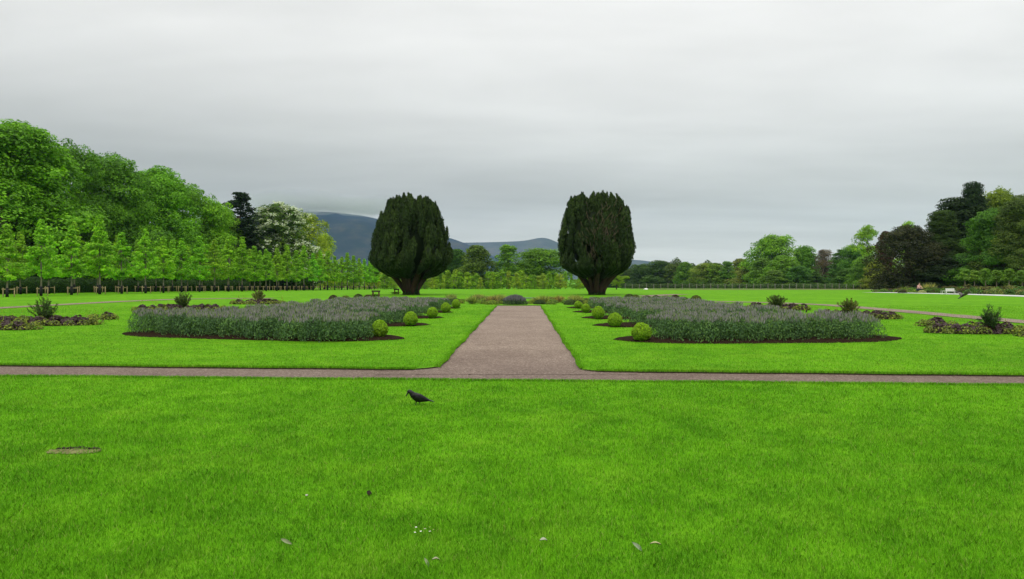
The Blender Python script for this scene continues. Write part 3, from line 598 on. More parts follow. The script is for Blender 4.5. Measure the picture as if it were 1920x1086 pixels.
def catmint(r, side, k, seed):
    rng = np.random.default_rng(seed); (x0, y0), (x1, y1), hw = r; dy = (y0 + y1) / 2; q = dy / 21
    root = thing('catmint_row', '%s grey green and mauve row of catmint in the bed %s of the path' % (posn[k], side), 'catmint row', ((x0 + x1) / 2, dy, 0), 0, 'catmint rows')
    ox, oy = (x0 + x1) / 2, dy; cs = []
    sp = .40 * min(q, 1.3)
    for gx in np.arange(min(x0, x1) - hw, max(x0, x1) + hw, sp):
        for gy in np.arange(min(y0, y1) - hw, max(y0, y1) + hw, sp):
            x, y = gx + rng.uniform(-.16, .16), gy + rng.uniform(-.16, .16)
            if in_row(x, y, (r[0], r[1], hw - .12)): cs.append((x - ox, y - oy))
    cs = np.array(cs); nc = len(cs); hc = rng.uniform(.52, .68, nc) * (1, .93, .86, .82, .80)[k] ; rc = rng.uniform(.30, .42, nc)
    edge = np.array([not in_row(x + ox, y + oy, (r[0], r[1], hw - .75)) for x, y in cs]); hc[edge] *= .98
    nl = int(560 / q ** 1.3); n = nc * nl; i = np.repeat(np.arange(nc), nl); a = rng.uniform(0, 6.28, n); u = rng.uniform(0, 1, n) ** .8
    P = np.c_[cs[i, 0] + np.cos(a) * rc[i] * np.sqrt(1 - u ** 2.4) * rng.uniform(.8, 1.1, n), cs[i, 1] + np.sin(a) * rc[i] * np.sqrt(1 - u ** 2.4) * rng.uniform(.8, 1.1, n), .03 + u * hc[i]]
    Nn = unit(np.c_[np.cos(a), np.sin(a), u * .9] + rng.normal(0, .5, (n, 3))); T = unit(np.c_[np.cos(a) * .5, np.sin(a) * .5, np.ones(n)] + rng.normal(0, .4, (n, 3)))
    pv = rng.uniform(0, 1, nc)
    mb = MB().leaves(P, Nn, T, rng.uniform(.04, .08, n) * q ** .6, rng.uniform(.018, .036, n) * q ** .6, np.clip(.3 * pv[i] + .7 * rng.uniform(0, 1, n), 0, 1))
    obj('foliage', mb.mesh('catmint_foliage', M['leaf']), root, (.070, .150, .062))
    ns = int(125 / q ** .9); n = nc * ns; i = np.repeat(np.arange(nc), ns); a = rng.uniform(0, 6.28, n); rr = rng.uniform(0, 1, n) ** .6 * np.where(edge[i], .55, .8)
    lean = np.c_[np.cos(a) * rr * .30, np.sin(a) * rr * .30, np.ones(n)]; T = unit(lean + rng.normal(0, .08, (n, 3)))
    z0 = hc[i] * np.sqrt(1 - (.85 * rr) ** 2.4); L = rng.uniform(.07, .16, n)
    P = np.c_[cs[i, 0] + np.cos(a) * rr * rc[i], cs[i, 1] + np.sin(a) * rr * rc[i], z0] + T * (L * .45)[:, None]
    Nn = unit(np.c_[rng.normal(0, 1, n), -1 + rng.normal(0, .6, n), rng.normal(0, .2, n)])
    grn = rng.uniform(0, 1, n) < .42
    fl = MB().leaves(P[~grn], Nn[~grn], T[~grn], L[~grn], rng.uniform(.012, .022, n)[~grn] * q ** .8, rng.uniform(0, 1, (~grn).sum()))
    obj('flower_spikes', fl.mesh('catmint_spikes', M['petal']), root, (.26, .24, .28))
    st = MB().leaves(P[grn], Nn[grn], T[grn], L[grn], rng.uniform(.011, .020, n)[grn] * q ** .8, rng.uniform(0, 1, grn.sum()))
    obj('green_spikes', st.mesh('catmint_stems', M['leaf']), root, (.095, .165, .070))
def lens(x0, y0, x1, y1, hw, name='soil_bed', lift=.012, mat='mulch', pw=.75):
    n = 60; t = np.linspace(0, 1, n); w_ = hw * np.clip(1 - np.abs(2 * t - 1) ** 4.0, 0, 1) ** pw + .01; rng = np.random.default_rng(int(abs(x0 * 10 + y0))); w_ = w_ * (1 + rng.normal(0, .02, n))
    cx_, cy_ = x0 + (x1 - x0) * t, y0 + (y1 - y0) * t; d = unit(np.array([x1 - x0, y1 - y0])); nn = np.array([-d[1], d[0]])
    V = []; u = np.array([-1, -.93, -.6, 0, .6, .93, 1]); zz = np.array([-.02, .03, .055, .06, .055, .03, -.02])
    for k in range(len(u)): V.append(np.c_[cx_ + nn[0] * w_ * u[k], cy_ + nn[1] * w_ * u[k], gz(cy_) + lift + zz[k] * np.clip(w_ / hw * 1.5, 0, 1) + rng.normal(0, .006, n)])
    V = np.vstack(V); i, j = np.meshgrid(np.arange(len(u) - 1), np.arange(n - 1), indexing='ij'); Q = np.stack([i * n + j, i * n + j + 1, (i + 1) * n + j + 1, (i + 1) * n + j], -1).reshape(-1, 4)
    return tag(obj(name, MB().add(V, Q).mesh(name, M[mat])), kind='structure')
BEDS = []
for k, r in enumerate(rowsL):
    catmint(r, 'left', k, 100 + k); (x0, y0), (x1, y1), hw = r; lens(x0 - hw - .3, y0 - .25, -3.3 - .05 * k, y1 - .55, hw - .18); BEDS.append(r)
for k, r in enumerate(rowsR):
    catmint(r, 'right', k, 120 + k); (x0, y0), (x1, y1), hw = r; lens(2.5, y0 - .55, x1 + hw + .75, y1 - .25, hw - .02); BEDS.append(r)

# clipped golden box balls
rng = np.random.default_rng(140)
mbp = []
for sd0 in range(3):
    n = 3600; d = unit(rng.normal(0, 1, (n, 3))); lump = 1 + .05 * np.sin(d[:, 0] * 7 + sd0) * np.sin(d[:, 2] * 6) + rng.normal(0, .06, n) + .05 * np.sin(d[:, 0] * 13) * np.sin(d[:, 1] * 12 + 1) * np.sin(d[:, 2] * 14); P = d * lump[:, None] * np.array([.25, .25, .235]) * (1 - .12 * np.clip(d[:, 2:], 0, 1) * [1, 1, -1]); P[:, 2] += .235
    P[:, 2] = np.maximum(P[:, 2], .02); mb = MB(); mb.leaves(P, unit(d + rng.normal(0, .5, (n, 3))), unit(d * .5 + rng.normal(0, .6, (n, 3)) + [0, 0, .6]), rng.uniform(.035, .07, n), rng.uniform(.02, .036, n), np.clip(.15 + .5 * (d[:, 2] * .5 + .5) * rng.uniform(.3, 1, n) + .45 * rng.uniform(0, 1, n), 0, 1))  # leaf tone rises with height: lit top and shaded underside painted in
    a = rng.uniform(0, 6.28, 90); zt = rng.uniform(.4, .49, 90); P = np.c_[np.cos(a) * .12 * rng.uniform(0, 1, 90), np.sin(a) * .12 * rng.uniform(0, 1, 90), zt]
    mb.leaves(P, unit(rng.normal(0, 1, (90, 3))), unit(rng.normal(0, .25, (90, 3)) + [0, 0, 1]), .07, .02, .9)
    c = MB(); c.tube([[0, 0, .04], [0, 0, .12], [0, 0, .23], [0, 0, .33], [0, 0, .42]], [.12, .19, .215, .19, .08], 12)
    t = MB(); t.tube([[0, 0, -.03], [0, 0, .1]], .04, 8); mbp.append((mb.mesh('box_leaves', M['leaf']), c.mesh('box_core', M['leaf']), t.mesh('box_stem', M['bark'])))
for side, bl in (('left', [(711, 635), (770, 612), (811, 597.5), (836, 587), (855, 579)]), ('right', [(1202, 641), (1153, 614), (1121.5, 599), (1098, 587), (1084, 579)])):
    for k, (px, py) in enumerate(bl):
        p = gp(px, py); p[2] = .04; s = .9 * (1, 1, 1.02, .98, 1.0)[k] * (1.0 if side == 'left' else (1.04, 1, .98, .98, .92)[k])
        o = thing('box_ball', 'round golden green box bush by the %s catmint row, %s of the path' % (posn[k], side), 'box bush', p, k * 1.3 + (side == 'left'), 'clipped golden box bushes', (s, s, s * (1.02 if side == 'left' else 1.08)))
        o.scale = (s * (1 + .07 * math.sin(k * 2.3 + px)), s * (1 - .05 * math.sin(k + px)), s * (1.0 + .08 * math.cos(k * 1.7 + px))) ; o.rotation_euler[1] = .06 * math.sin(px)
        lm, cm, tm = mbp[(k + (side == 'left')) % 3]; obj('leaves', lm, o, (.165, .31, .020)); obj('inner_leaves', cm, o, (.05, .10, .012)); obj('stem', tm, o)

# ================================================================ ROSE BEDS WITH SPIKY SHRUBS
def mound(mb, rng, x, y, r, h, n, L, W, z=0.0, mi=0):
    a = rng.uniform(0, 6.28, n); u = rng.uniform(0, 1, n) ** .8; q = np.sqrt(1 - u ** 2)
    P = np.c_[x + np.cos(a) * q * r * rng.uniform(.75, 1.1, n), y + np.sin(a) * q * r * rng.uniform(.75, 1.1, n), z + u * h]
    mb.leaves(P, unit(np.c_[np.cos(a) * q, np.sin(a) * q, u + .3] + rng.normal(0, .45, (n, 3))), unit(rng.normal(0, 1, (n, 3)) + [0, 0, .5]), rng.uniform(.7, 1.3, n) * L, rng.uniform(.7, 1.3, n) * W, rng.uniform(0, 1, n), mi)
def rose_bed(label, cx0, cy0, seed, arms):
    rng = np.random.default_rng(seed); d = cy0; q = (d / 25) ** .7; root = thing('flower_bed', label, 'flower bed', (cx0, cy0, 0), 0, 'purple and green flower beds'); pu = MB(); gr = MB()
    for (ax, ay, rx, ry, nn_) in arms:
        m = int(nn_); a = rng.uniform(0, 6.28, m); rr = np.sqrt(rng.uniform(0, 1, m)); X = ax + np.cos(a) * rr * rx; Y = ay + np.sin(a) * rr * ry
        for x, y, r_ in zip(X, Y, rr):
            if r_ < .84: mound(pu if rng.uniform() < .9 else gr, rng, x, y, .22, .22 + .12 * rng.uniform(), int(90 / q), .11 * q, .085 * q)
            else: mound(gr, rng, x, y, .20, .24, int(90 / q), .07 * q, .045 * q)
        e = np.linspace(0, 6.28, int(18 * (rx + ry) / 2.2), endpoint=False)
        for t in e: mound(gr, rng, ax + np.cos(t) * rx * rng.uniform(.9, 1.02), ay + np.sin(t) * ry * rng.uniform(.9, 1.05), .2, .20, int(80 / q), .065 * q, .045 * q)
        for _ in range(int(4 * rx)):   # thin rose shoots
            x, y = ax + rng.uniform(-rx, rx), ay + rng.uniform(-ry, ry) * .6; gr.leaves(np.c_[np.full(7, x) + rng.normal(0, .03, 7), np.full(7, y), np.linspace(.25, .55, 7)], unit(rng.normal(0, 1, (7, 3))), unit(rng.normal(0, .4, (7, 3)) + [0, 0, 1]), .07 * q, .03 * q, .8)
    obj('purple_plants', pu.mesh('purple', M['petal']), root, (.088, .058, .062)); obj('green_edging', gr.mesh('edging', M['leaf']), root, (.145, .200, .050))
    n = 40; a = np.linspace(0, 6.28, n, endpoint=False); V = []
    ms = MB()
    for (ax, ay, rx, ry, nn_) in arms:
        V = np.c_[ax + np.cos(a) * (rx + .12), ay + np.sin(a) * (ry + .12), np.full(n, .012)]; V = np.vstack([V, [ax, ay, .05 + .01 * rng.uniform()]]); ms.add(V, [[i, (i + 1) % n, n] for i in range(n)])
    obj('mulch', ms.mesh('mulch', M['mulch']), root)
arms_a = [(0, 0, 2.1, .75, 60), (-2.3, -.9, .9, .45, 14), (2.35, .9, .9, .4, 13)]
arms_b = [(-.2, .2, 2.0, .7, 55), (1.6, -.7, 1.3, .5, 24), (-2.2, -.6, .7, .35, 9)]
arms_c = [(0, 0, 2.2, .75, 60), (-2.0, 1.1, .9, .4, 12), (1.7, -1.1, 1.0, .5, 18)]
rose_bed('purple leaved bed at the left edge of the lawn, nearest on its side', -17.7, 27.4, 201, [(0, 0, 2.1, .8, 64), (.9, -2.6, .7, .35, 10), (.35, 3.4, .5, .3, 6)])
rose_bed('purple leaved bed behind the left end of the front catmint row', -17.9, 39.8, 202, [(.1, 0, 1.95, .85, 46), (-1.5, -1.3, .6, .35, 8)])
rose_bed('purple leaved bed farthest off on the left lawn', -17.6, 49.6, 203, [(0, 0, 1.7, .9, 34)])
rose_bed('purple leaved bed at the right edge of the lawn, nearest on its side', 14.1, 23.3, 204, [(0, 0, 1.45, .62, 40), (.6, 3.2, .55, .35, 8), (.95, -1.5, .5, .3, 7)])
rose_bed('middle purple leaved bed on the right beyond the front catmint row', 14.3, 32.0, 205, [(-.35, .8, .95, .5, 18), (.5, -.6, 1.0, .5, 20)])
rose_bed('purple leaved bed farthest off on the right lawn', 14.0, 41.0, 206, [(-.35, 1.2, .9, .55, 16), (.4, -.9, .95, .55, 17)])
def spiky(label, px, py, h, wid, seed, col, lean=0):
    rng = np.random.default_rng(seed); p = gp(px, py); p[2] = 0.02; root = thing('spiky_shrub', label, 'shrub', p, 0, 'spiky shrubs in the beds'); mb = MB(); st = MB(); q = (p[1] / 25) ** .6
    for i in range(34):
        a = rng.uniform(0, 6.28); l = rng.uniform(.1, .62) * wid / .5; H_ = h * rng.uniform(.62, 1.05) * (1 - .25 * l / wid); e = np.array([math.cos(a) * l + lean * H_ * .3, math.sin(a) * l, H_]); u = np.linspace(0, 1, 5)[:, None]
        pts = u * np.array([0, 0, .3 * h]) * 0 + u ** 1.2 * e * [1, 1, 0] + np.array([0, 0, 1]) * u * H_; st.tube(pts, .012 * (1.2 - u[:, 0]), 4)
        n = 70; w_ = rng.uniform(.25, 1, n) ; P = np.stack([np.interp(w_, u[:, 0], pts[:, k]) for k in range(3)], 1); dr = unit(rng.normal(0, .55, (n, 3)) + unit(e) * 1.1)
        mb.leaves(P + dr * .05, unit(rng.normal(0, 1, (n, 3))), dr, rng.uniform(.08, .15, n) * q, rng.uniform(.012, .022, n) * q, rng.uniform(0, 1, n))
    obj('foliage', mb.mesh('spiky_foliage', M['leaf']), root, col); obj('stems', st.mesh('spiky_stems', M['bark']), root, None)
spiky('bushy dark green needle leaved shrub in the nearest bed on the left', 83, 608, 1.02, .44, 221, (.045, .095, .030))
spiky('upright green shrub in the bed behind the front left catmint row', 344, 582, .98, .36, 222, (.075, .13, .045))
spiky('pale fan shaped shrub in the farthest bed on the left', 485, 568, .90, .42, 223, (.12, .15, .06), -.3)
spiky('dense dark spiky shrub in the nearest bed on the right', 1859, 626, .86, .34, 224, (.035, .080, .030))
spiky('olive green tufted shrub in the middle bed on the right', 1592, 597, .92, .40, 225, (.085, .11, .035), .15)
spiky('leaning shrub with loose sprigs in the farthest bed on the right', 1457, 583, .92, .44, 226, (.060, .095, .035), -.2)

# low border across the end of the central path
rng = np.random.default_rng(230)
def proto_mound(h, r, n, L, W, up, seed, mat='leaf'):
    rg_ = np.random.default_rng(seed); mb = MB()
    if up: # fine grass tuft
        a = rg_.uniform(0, 6.28, n); l = rg_.uniform(0, 1, n) ** .7; T = unit(np.c_[np.cos(a) * l * .9, np.sin(a) * l * .9, np.ones(n)]); Lh = h * rg_.uniform(.6, 1.1, n)
        mb.leaves(T * (Lh * .5)[:, None] + np.c_[rg_.normal(0, r * .25, n), rg_.normal(0, r * .25, n), np.zeros(n)], unit(rg_.normal(0, 1, (n, 3))), T, Lh, W, rg_.uniform(0, 1, n))
    else: mound(mb, rg_, 0, 0, r, h, n, L, W)
    return mb.mesh('clump', M[mat])
tuft = proto_mound(.55, .35, 420, .5, .022, True, 1); mnd = proto_mound(.32, .36, 900, .07, .05, False, 2); mnd2 = proto_mound(.28, .40, 900, .06, .045, False, 3)
gb = 'clumps in the low border across the path end'
kinds = [('tuft_grass', 'tan feathery grass tuft in the low border across the path end', 'grass tuft', tuft, (.20, .23, .09)),
         ('border_mound', 'dark green leafy mound in the low border across the path end', 'border plant', mnd, (.050, .10, .030)),
         ('border_mound', 'yellow green leafy mound in the low border across the path end', 'border plant', mnd2, (.13, .21, .035)),
         ('border_mound', 'brownish low mound in the low border across the path end', 'border plant', mnd2, (.085, .095, .045))]
for i in range(88):
    x = -5.6 + 11.0 * rng.uniform(); y = 48.0 + rng.uniform(0, 1) ** 1.2 * 9.0
    if y > 52 and abs(x) < 1.6: continue
    if abs(x + .45) < 1.0 and y < 50.5: continue
    k = rng.choice(4, p=[.30, .27, .25, .18]) if y > 49 else rng.choice([1, 2, 3]); nm, lab, cat, me, col = kinds[k]; s = rng.uniform(.7, 1.15) * (1.15 if k == 0 else 1)
    o = obj(nm, me, None, jit(col, rng, .15), (x, y, .0)); o.rotation_euler = (0, 0, rng.uniform(0, 6)); o.scale = (s * 1.1, s * 1.1, s * .95); tag(o, lab, cat, gb)
o = thing('catmint_clump', 'single broad catmint clump closing the end of the gravel path', 'catmint', (-.5, 48.2, 0)); mb = MB(); fl = MB(); rng = np.random.default_rng(231)
for x in np.linspace(-.45, .45, 5): mound(mb, rng, x, rng.uniform(-.2, .2), .36, .42, 900, .08, .045)
n = 420; a = rng.uniform(0, 6.28, n); r = np.sqrt(rng.uniform(0, 1, n)); P = np.c_[np.cos(a) * r * .75, np.sin(a) * r * .5, .30 + .28 * (1 - r * r)]; fl.leaves(P, unit(np.c_[rng.normal(0, 1, n), -np.ones(n), np.zeros(n)]), unit(np.c_[np.cos(a) * r * .5, np.sin(a) * r * .4, np.ones(n)]), .22, .04, rng.uniform(0, 1, n))
obj('foliage', mb.mesh('f', M['leaf']), o, (.055, .11, .055)); obj('flower_spikes', fl.mesh('s', M['petal']), o, (.16, .15, .19))
for i, (px, py) in enumerate([(1180, 560), (1192, 561), (1213, 561.5), (1230, 562.5), (1249, 563), (1266, 563.5), (1283, 564), (1305, 565), (690, 560), (672, 561), (648, 562), (625, 563)]):
    p = gp(px, py); k = (3, 2, 1, 3, 1, 3, 1, 2, 1, 3, 1, 3)[i]; q = obj('low_shrub', mnd if i % 2 else mnd2, None, ((.05, .075, .028), (.09, .12, .03), (.055, .045, .03))[i % 3], p); s = rng.uniform(.8, 1.15); q.scale = (s, s, s * 1.2)
    tag(q, '%s small dark shrub %s' % (ORD[i] if i < 8 else ORD[i - 8], 'from the left behind the right catmint bed' if i < 8 else 'from the right behind the left catmint bed'), 'shrub', 'small shrubs behind the catmint')

# ================================================================ RIGHT BORDER, BENCHES, PERSON, FENCE
rng = np.random.default_rng(240); fb = thing('flower_border', 'long mixed flower border beyond the pale path on the right', 'flower border', (52, 84, float(gz(84))))
pals = [('green_plants', (.055, .13, .030)), ('tan_plants', (.12, .145, .055)), ('dark_plants', (.055, .050, .028)), ('lime_plants', (.13, .24, .035))]
mbs = [MB() for _ in pals]
for i in range(430):
    y = rng.uniform(58, 103); x = 50.3 + rng.uniform(0, 5.5) - (2.2 if y > 94 else 0); k = rng.choice(4, p=[.42, .23, .22, .13]) if x < 53.5 else rng.choice(4, p=[.25, .35, .35, .05]); h = rng.uniform(.25, .6) * (1 + .16 * (x - 50.3))
    mound(mbs[k], rng, x - 52, y - 84, rng.uniform(.4, .8), h, 120, .20, .12, float(gz(y) - gz(84)))
for (nm, col), mb in zip(pals, mbs): obj(nm, mb.mesh(nm, M['leaf']), fb, col)
hedge('border_hedge', 'low dark brown green hedge behind the flower border', [(57.5, 60), (57.8, 80), (56.5, 100)], 1.4, .7, 15000, (.060, .060, .025), .24)
o = obj('pampas_tuft', tuft, None, (.24, .27, .12), at(1742, 97)); o.scale = (2.6, 2.2, 2.5); tag(o, 'arching straw coloured grass clump right of the crouching person', 'grass tuft')
o = obj('low_shrub', mnd, None, (.03, .04, .02), at(1692, 90) + [0, 0, .02]); o.scale = (1.5, .9, .9); tag(o, 'low dark shrub on the edge of the pale path', 'shrub')
o = obj('low_shrub', mnd2, None, (.34, .38, .24), at(1729, 92) + [0, 0, .02]); o.scale = (1.3, .9, 1.1); tag(o, 'pale silvery low shrub right beside the crouching person', 'shrub')
# rough brown strip of unmown grass along the fence
mb = MB(); 
st_ = grid_mesh('rough_grass', np.linspace(30, 100, 30), np.array([150, 165, 180, 195, 222.]), lambda X, Y: gz(Y) + .03, M['rough'], lambda X, Y: (X, Y + np.where(Y < 160, (X - 30) * -.25 + 24, 0)))
tag(obj('rough_grass', st_), kind='structure')
fr = thing('wire_fence', 'long post and wire fence along the far edge of the lawn', 'fence', (28, 204, float(gz(204)))); pm = MB(); pm.box((-.055, -.055, -.1), (.055, .055, 1.45)); pm = pm.mesh('post', M['wire'])
for i in range(34): p = obj('post', pm, fr, loc=(i * 1.95, rng.uniform(-.1, .1), 0)); p.scale = (1, 1, 1.0 if i % 3 else 1.1)
wm = MB()
for z in (.25, .6, .95, 1.25): wm.tube([[0, -.07, z], [32, -.07, z], [64.4, -.07, z]], .009, 4)
obj('wires', wm.mesh('wires', M['wire']), fr)
# benches (dark, backless) left of the yew
for i, (px, py, wpx, lab) in enumerate(((705, 556.5, 16, 'dark slatted backless bench on two stout legs, the nearer one left of the left yew'), (743.5, 551.5, 10, 'dark slatted backless bench half hidden by tall grass, farther one beside the left yew'))):
    p = gp(px, py); wd = wpx / F * p[1]; b = thing('bench', lab, 'bench', p, .15, 'dark benches by the yew'); t = MB()
    for k in range(4): t.box((-wd / 2, -.24 + k * .125, .50), (wd / 2, -.24 + k * .125 + .10, .57))
    t.box((-wd / 2 + .01, -.27, .44), (wd / 2 - .01, -.244, .585)); obj('seat', t.mesh('seat', M['wood']), b)
    for sx in (-1, 1):
        l = MB(); l.box((sx * wd * .34 - .06, -.2, -.03), (sx * wd * .34 + .06, .2, .43)); l.box((sx * wd * .34 - .08, -.25, .43), (sx * wd * .34 + .08, .25, .498)); obj('leg', l.mesh('leg', M['redwood']), b)
    q = obj('grass_tuft', tuft, None, (.08, .20, .03), p + [-.15, .05, 0]); q.scale = (1.6, 1.0, .55); tag(q, 'unmown grass growing under the %s dark bench' % ('nearer', 'farther')[i], 'grass tuft')
# white bench
p = gp(1782, 552.5); p[2] += .04; b = thing('bench', 'white slatted bench with a back beside the pale path', 'bench', p, math.radians(-12), s=(.66, .66, .66)); t = MB()
for k in range(4): t.box((-.62, -.22 + k * .12, .42), (.62, -.22 + k * .12 + .09, .45))
obj('seat', t.mesh('seat', M['white']), b); t = MB()
for z in (.52, .66, .80): t.box((-.60, .245, z), (.60, .27, z + .10))
obj('backrest', t.mesh('backrest', M['white']), b)
for sx in (-.6, .6):
    for yy, hh in ((-.22, .62), (.215, .92)): l = MB(); l.box((sx - .03, yy, -.04), (sx + .03, yy + .028, hh)); obj('leg', l.mesh('leg', M['white']), b)
    l = MB(); l.box((sx - .04, -.25, .622), (sx + .04, .21, .655)); obj('armrest', l.mesh('armrest', M['white']), b)
# small white side table left of it
p2 = p + [-.66, .1, 0]; b = thing('side_table', 'small white table standing left of the white bench', 'table', p2, s=(.66, .66, .66)); t = MB(); t.box((-.35, -.25, .50), (.35, .25, .54)); obj('table_top', t.mesh('top', M['white']), b)
for sx in (-.3, .3):
    for sy in (-.2, .2): l = MB(); l.box((sx - .025, sy - .025, -.04), (sx + .025, sy + .025, .498)); obj('leg', l.mesh('leg', M['white']), b)
# pale stone lying in the far grass
rng = np.random.default_rng(250)
def rock(name, label, cat, p, s, mat, seed, n=10):
    rg_ = np.random.default_rng(seed); th = np.linspace(0, math.pi, n); V = []; m = 14
    for t in th:
        for a in np.linspace(0, 6.283, m, endpoint=False):
            r = 1 + .16 * math.sin(3 * a + seed) * math.sin(2 * t) + rg_.normal(0, .05); V.append([s[0] * r * math.sin(t) * math.cos(a), s[1] * r * math.sin(t) * math.sin(a), s[2] * (r * math.cos(t) + .55)])
    i, j = np.meshgrid(np.arange(n - 1), np.arange(m), indexing='ij'); Q = np.stack([i * m + j, (i + 1) * m + j, (i + 1) * m + (j + 1) % m, i * m + (j + 1) % m], -1).reshape(-1, 4)
    return tag(obj(name, MB().add(V, Q).mesh(name, M[mat]), loc=p), label, cat)
rock('white_stone', 'low white stone far off in the grass right of the right yew', 'stone', gp(1211, 543.5), (.5, .4, .20), 'white', 3)
rock('white_stone', 'flat pale stone at the start of the flower border', 'stone', at(1707, 97) + [0, 0, 0], (.35, .3, .2), 'white', 5)

# crouching person by the border
def skin(name, nodes, edges, rad, mat, parent, sub=2):
    me = bpy.data.meshes.new(name); me.from_pydata(nodes, edges, []); me.materials.append(mat); o = obj(name, me, parent)
    md = o.modifiers.new('skin', 'SKIN'); md.use_smooth_shade = True
    for i, v in enumerate(me.skin_vertices[0].data): v.radius = (rad[i], rad[i]) if not isinstance(rad[i], tuple) else rad[i]
    me.skin_vertices[0].data[0].use_root = True
    s = o.modifiers.new('sub', 'SUBSURF'); s.levels = sub; s.render_levels = sub; return o
skinm = solid('skin', (.50, .30, .22), .6, .1, 6); trous = solid('dark_trousers', (.02, .03, .045), .85, .3, 9); shirt = solid('pink_shirt', (.62, .34, .33), .85, .12, 8); redj = solid('red_jacket', (.28, .022, .025), .8, .2, 8); hair = solid('brown_hair', (.05, .03, .02), .8, .3, 20)
pp = at(1721.5, 93); per = thing('person', 'person in pink top and red jacket crouching at the flower border', 'person', pp, math.radians(20))
n = [(0, 0, .42), (0, -.03, .58), (0, -.08, .78), (0, -.14, .92), (0, -.17, 1.0), (0, -.20, 1.10), (0, -.22, 1.18),
     (.10, -.02, .40), (.17, -.38, .50), (.16, -.20, .10), (.16, -.34, .03), (-.10, -.02, .40), (-.17, -.38, .50), (-.16, -.20, .10), (-.16, -.34, .03),
     (.19, -.12, .88), (.24, -.28, .68), (.16, -.48, .60), (.13, -.56, .57), (-.19, -.12, .88), (-.24, -.28, .68), (-.16, -.48, .60), (-.13, -.56, .57)]
e = [(0, 1), (1, 2), (2, 3), (3, 4), (4, 5), (5, 6), (0, 7), (7, 8), (8, 9), (9, 10), (0, 11), (11, 12), (12, 13), (13, 14), (3, 15), (15, 16), (16, 17), (17, 18), (3, 19), (19, 20), (20, 21), (21, 22)]
r = [.14, .13, .145, .12, .055, .09, .07, .10, .07, .05, .04, .10, .07, .05, .04, .055, .045, .032, .03, .055, .045, .032, .03]
for s_, base_i in ((1, 18), (-1, 22)):   # five fingers each
    bx, by, bz = n[base_i]
    for k in range(5):
        i = len(n); off = (k - 2) * .018; ln = (.05, .075, .08, .075, .06)[k]; n.append((bx + off, by - ln * .55, bz - .01)); n.append((bx + off * 1.1, by - ln, bz - .035)); e += [(base_i, i), (i, i + 1)]; r += [.010, .008]
skin('body', n, e, r, skinm, per, 1)
skin('shirt', [(0, -.01, .47), (0, -.03, .58), (0, -.08, .78), (0, -.13, .90), (.17, -.12, .88), (.23, -.25, .72), (-.17, -.12, .88), (-.23, -.25, .72)], [(0, 1), (1, 2), (2, 3), (3, 4), (4, 5), (3, 6), (6, 7)], [.155, .15, .165, .13, .07, .06, .07, .06], shirt, per)
skin('jacket', [(.07, .09, .44), (.07, .08, .60), (.06, .03, .80), (.05, -.02, .93)], [(0, 1), (1, 2), (2, 3)], [.14, .14, .15, .10], redj, per)
skin('trousers', [(0, 0, .40), (.10, -.02, .40), (.17, -.38, .50), (.16, -.20, .12), (-.10, -.02, .40), (-.17, -.38, .50), (-.16, -.20, .12)], [(0, 1), (1, 2), (2, 3), (0, 4), (4, 5), (5, 6)], [.155, .12, .085, .06, .12, .085, .06], trous, per)
skin('hair', [(0, -.17, 1.16), (0, -.15, 1.22), (0, -.21, 1.25)], [(0, 1), (1, 2)], [.095, .09, .07], hair, per)

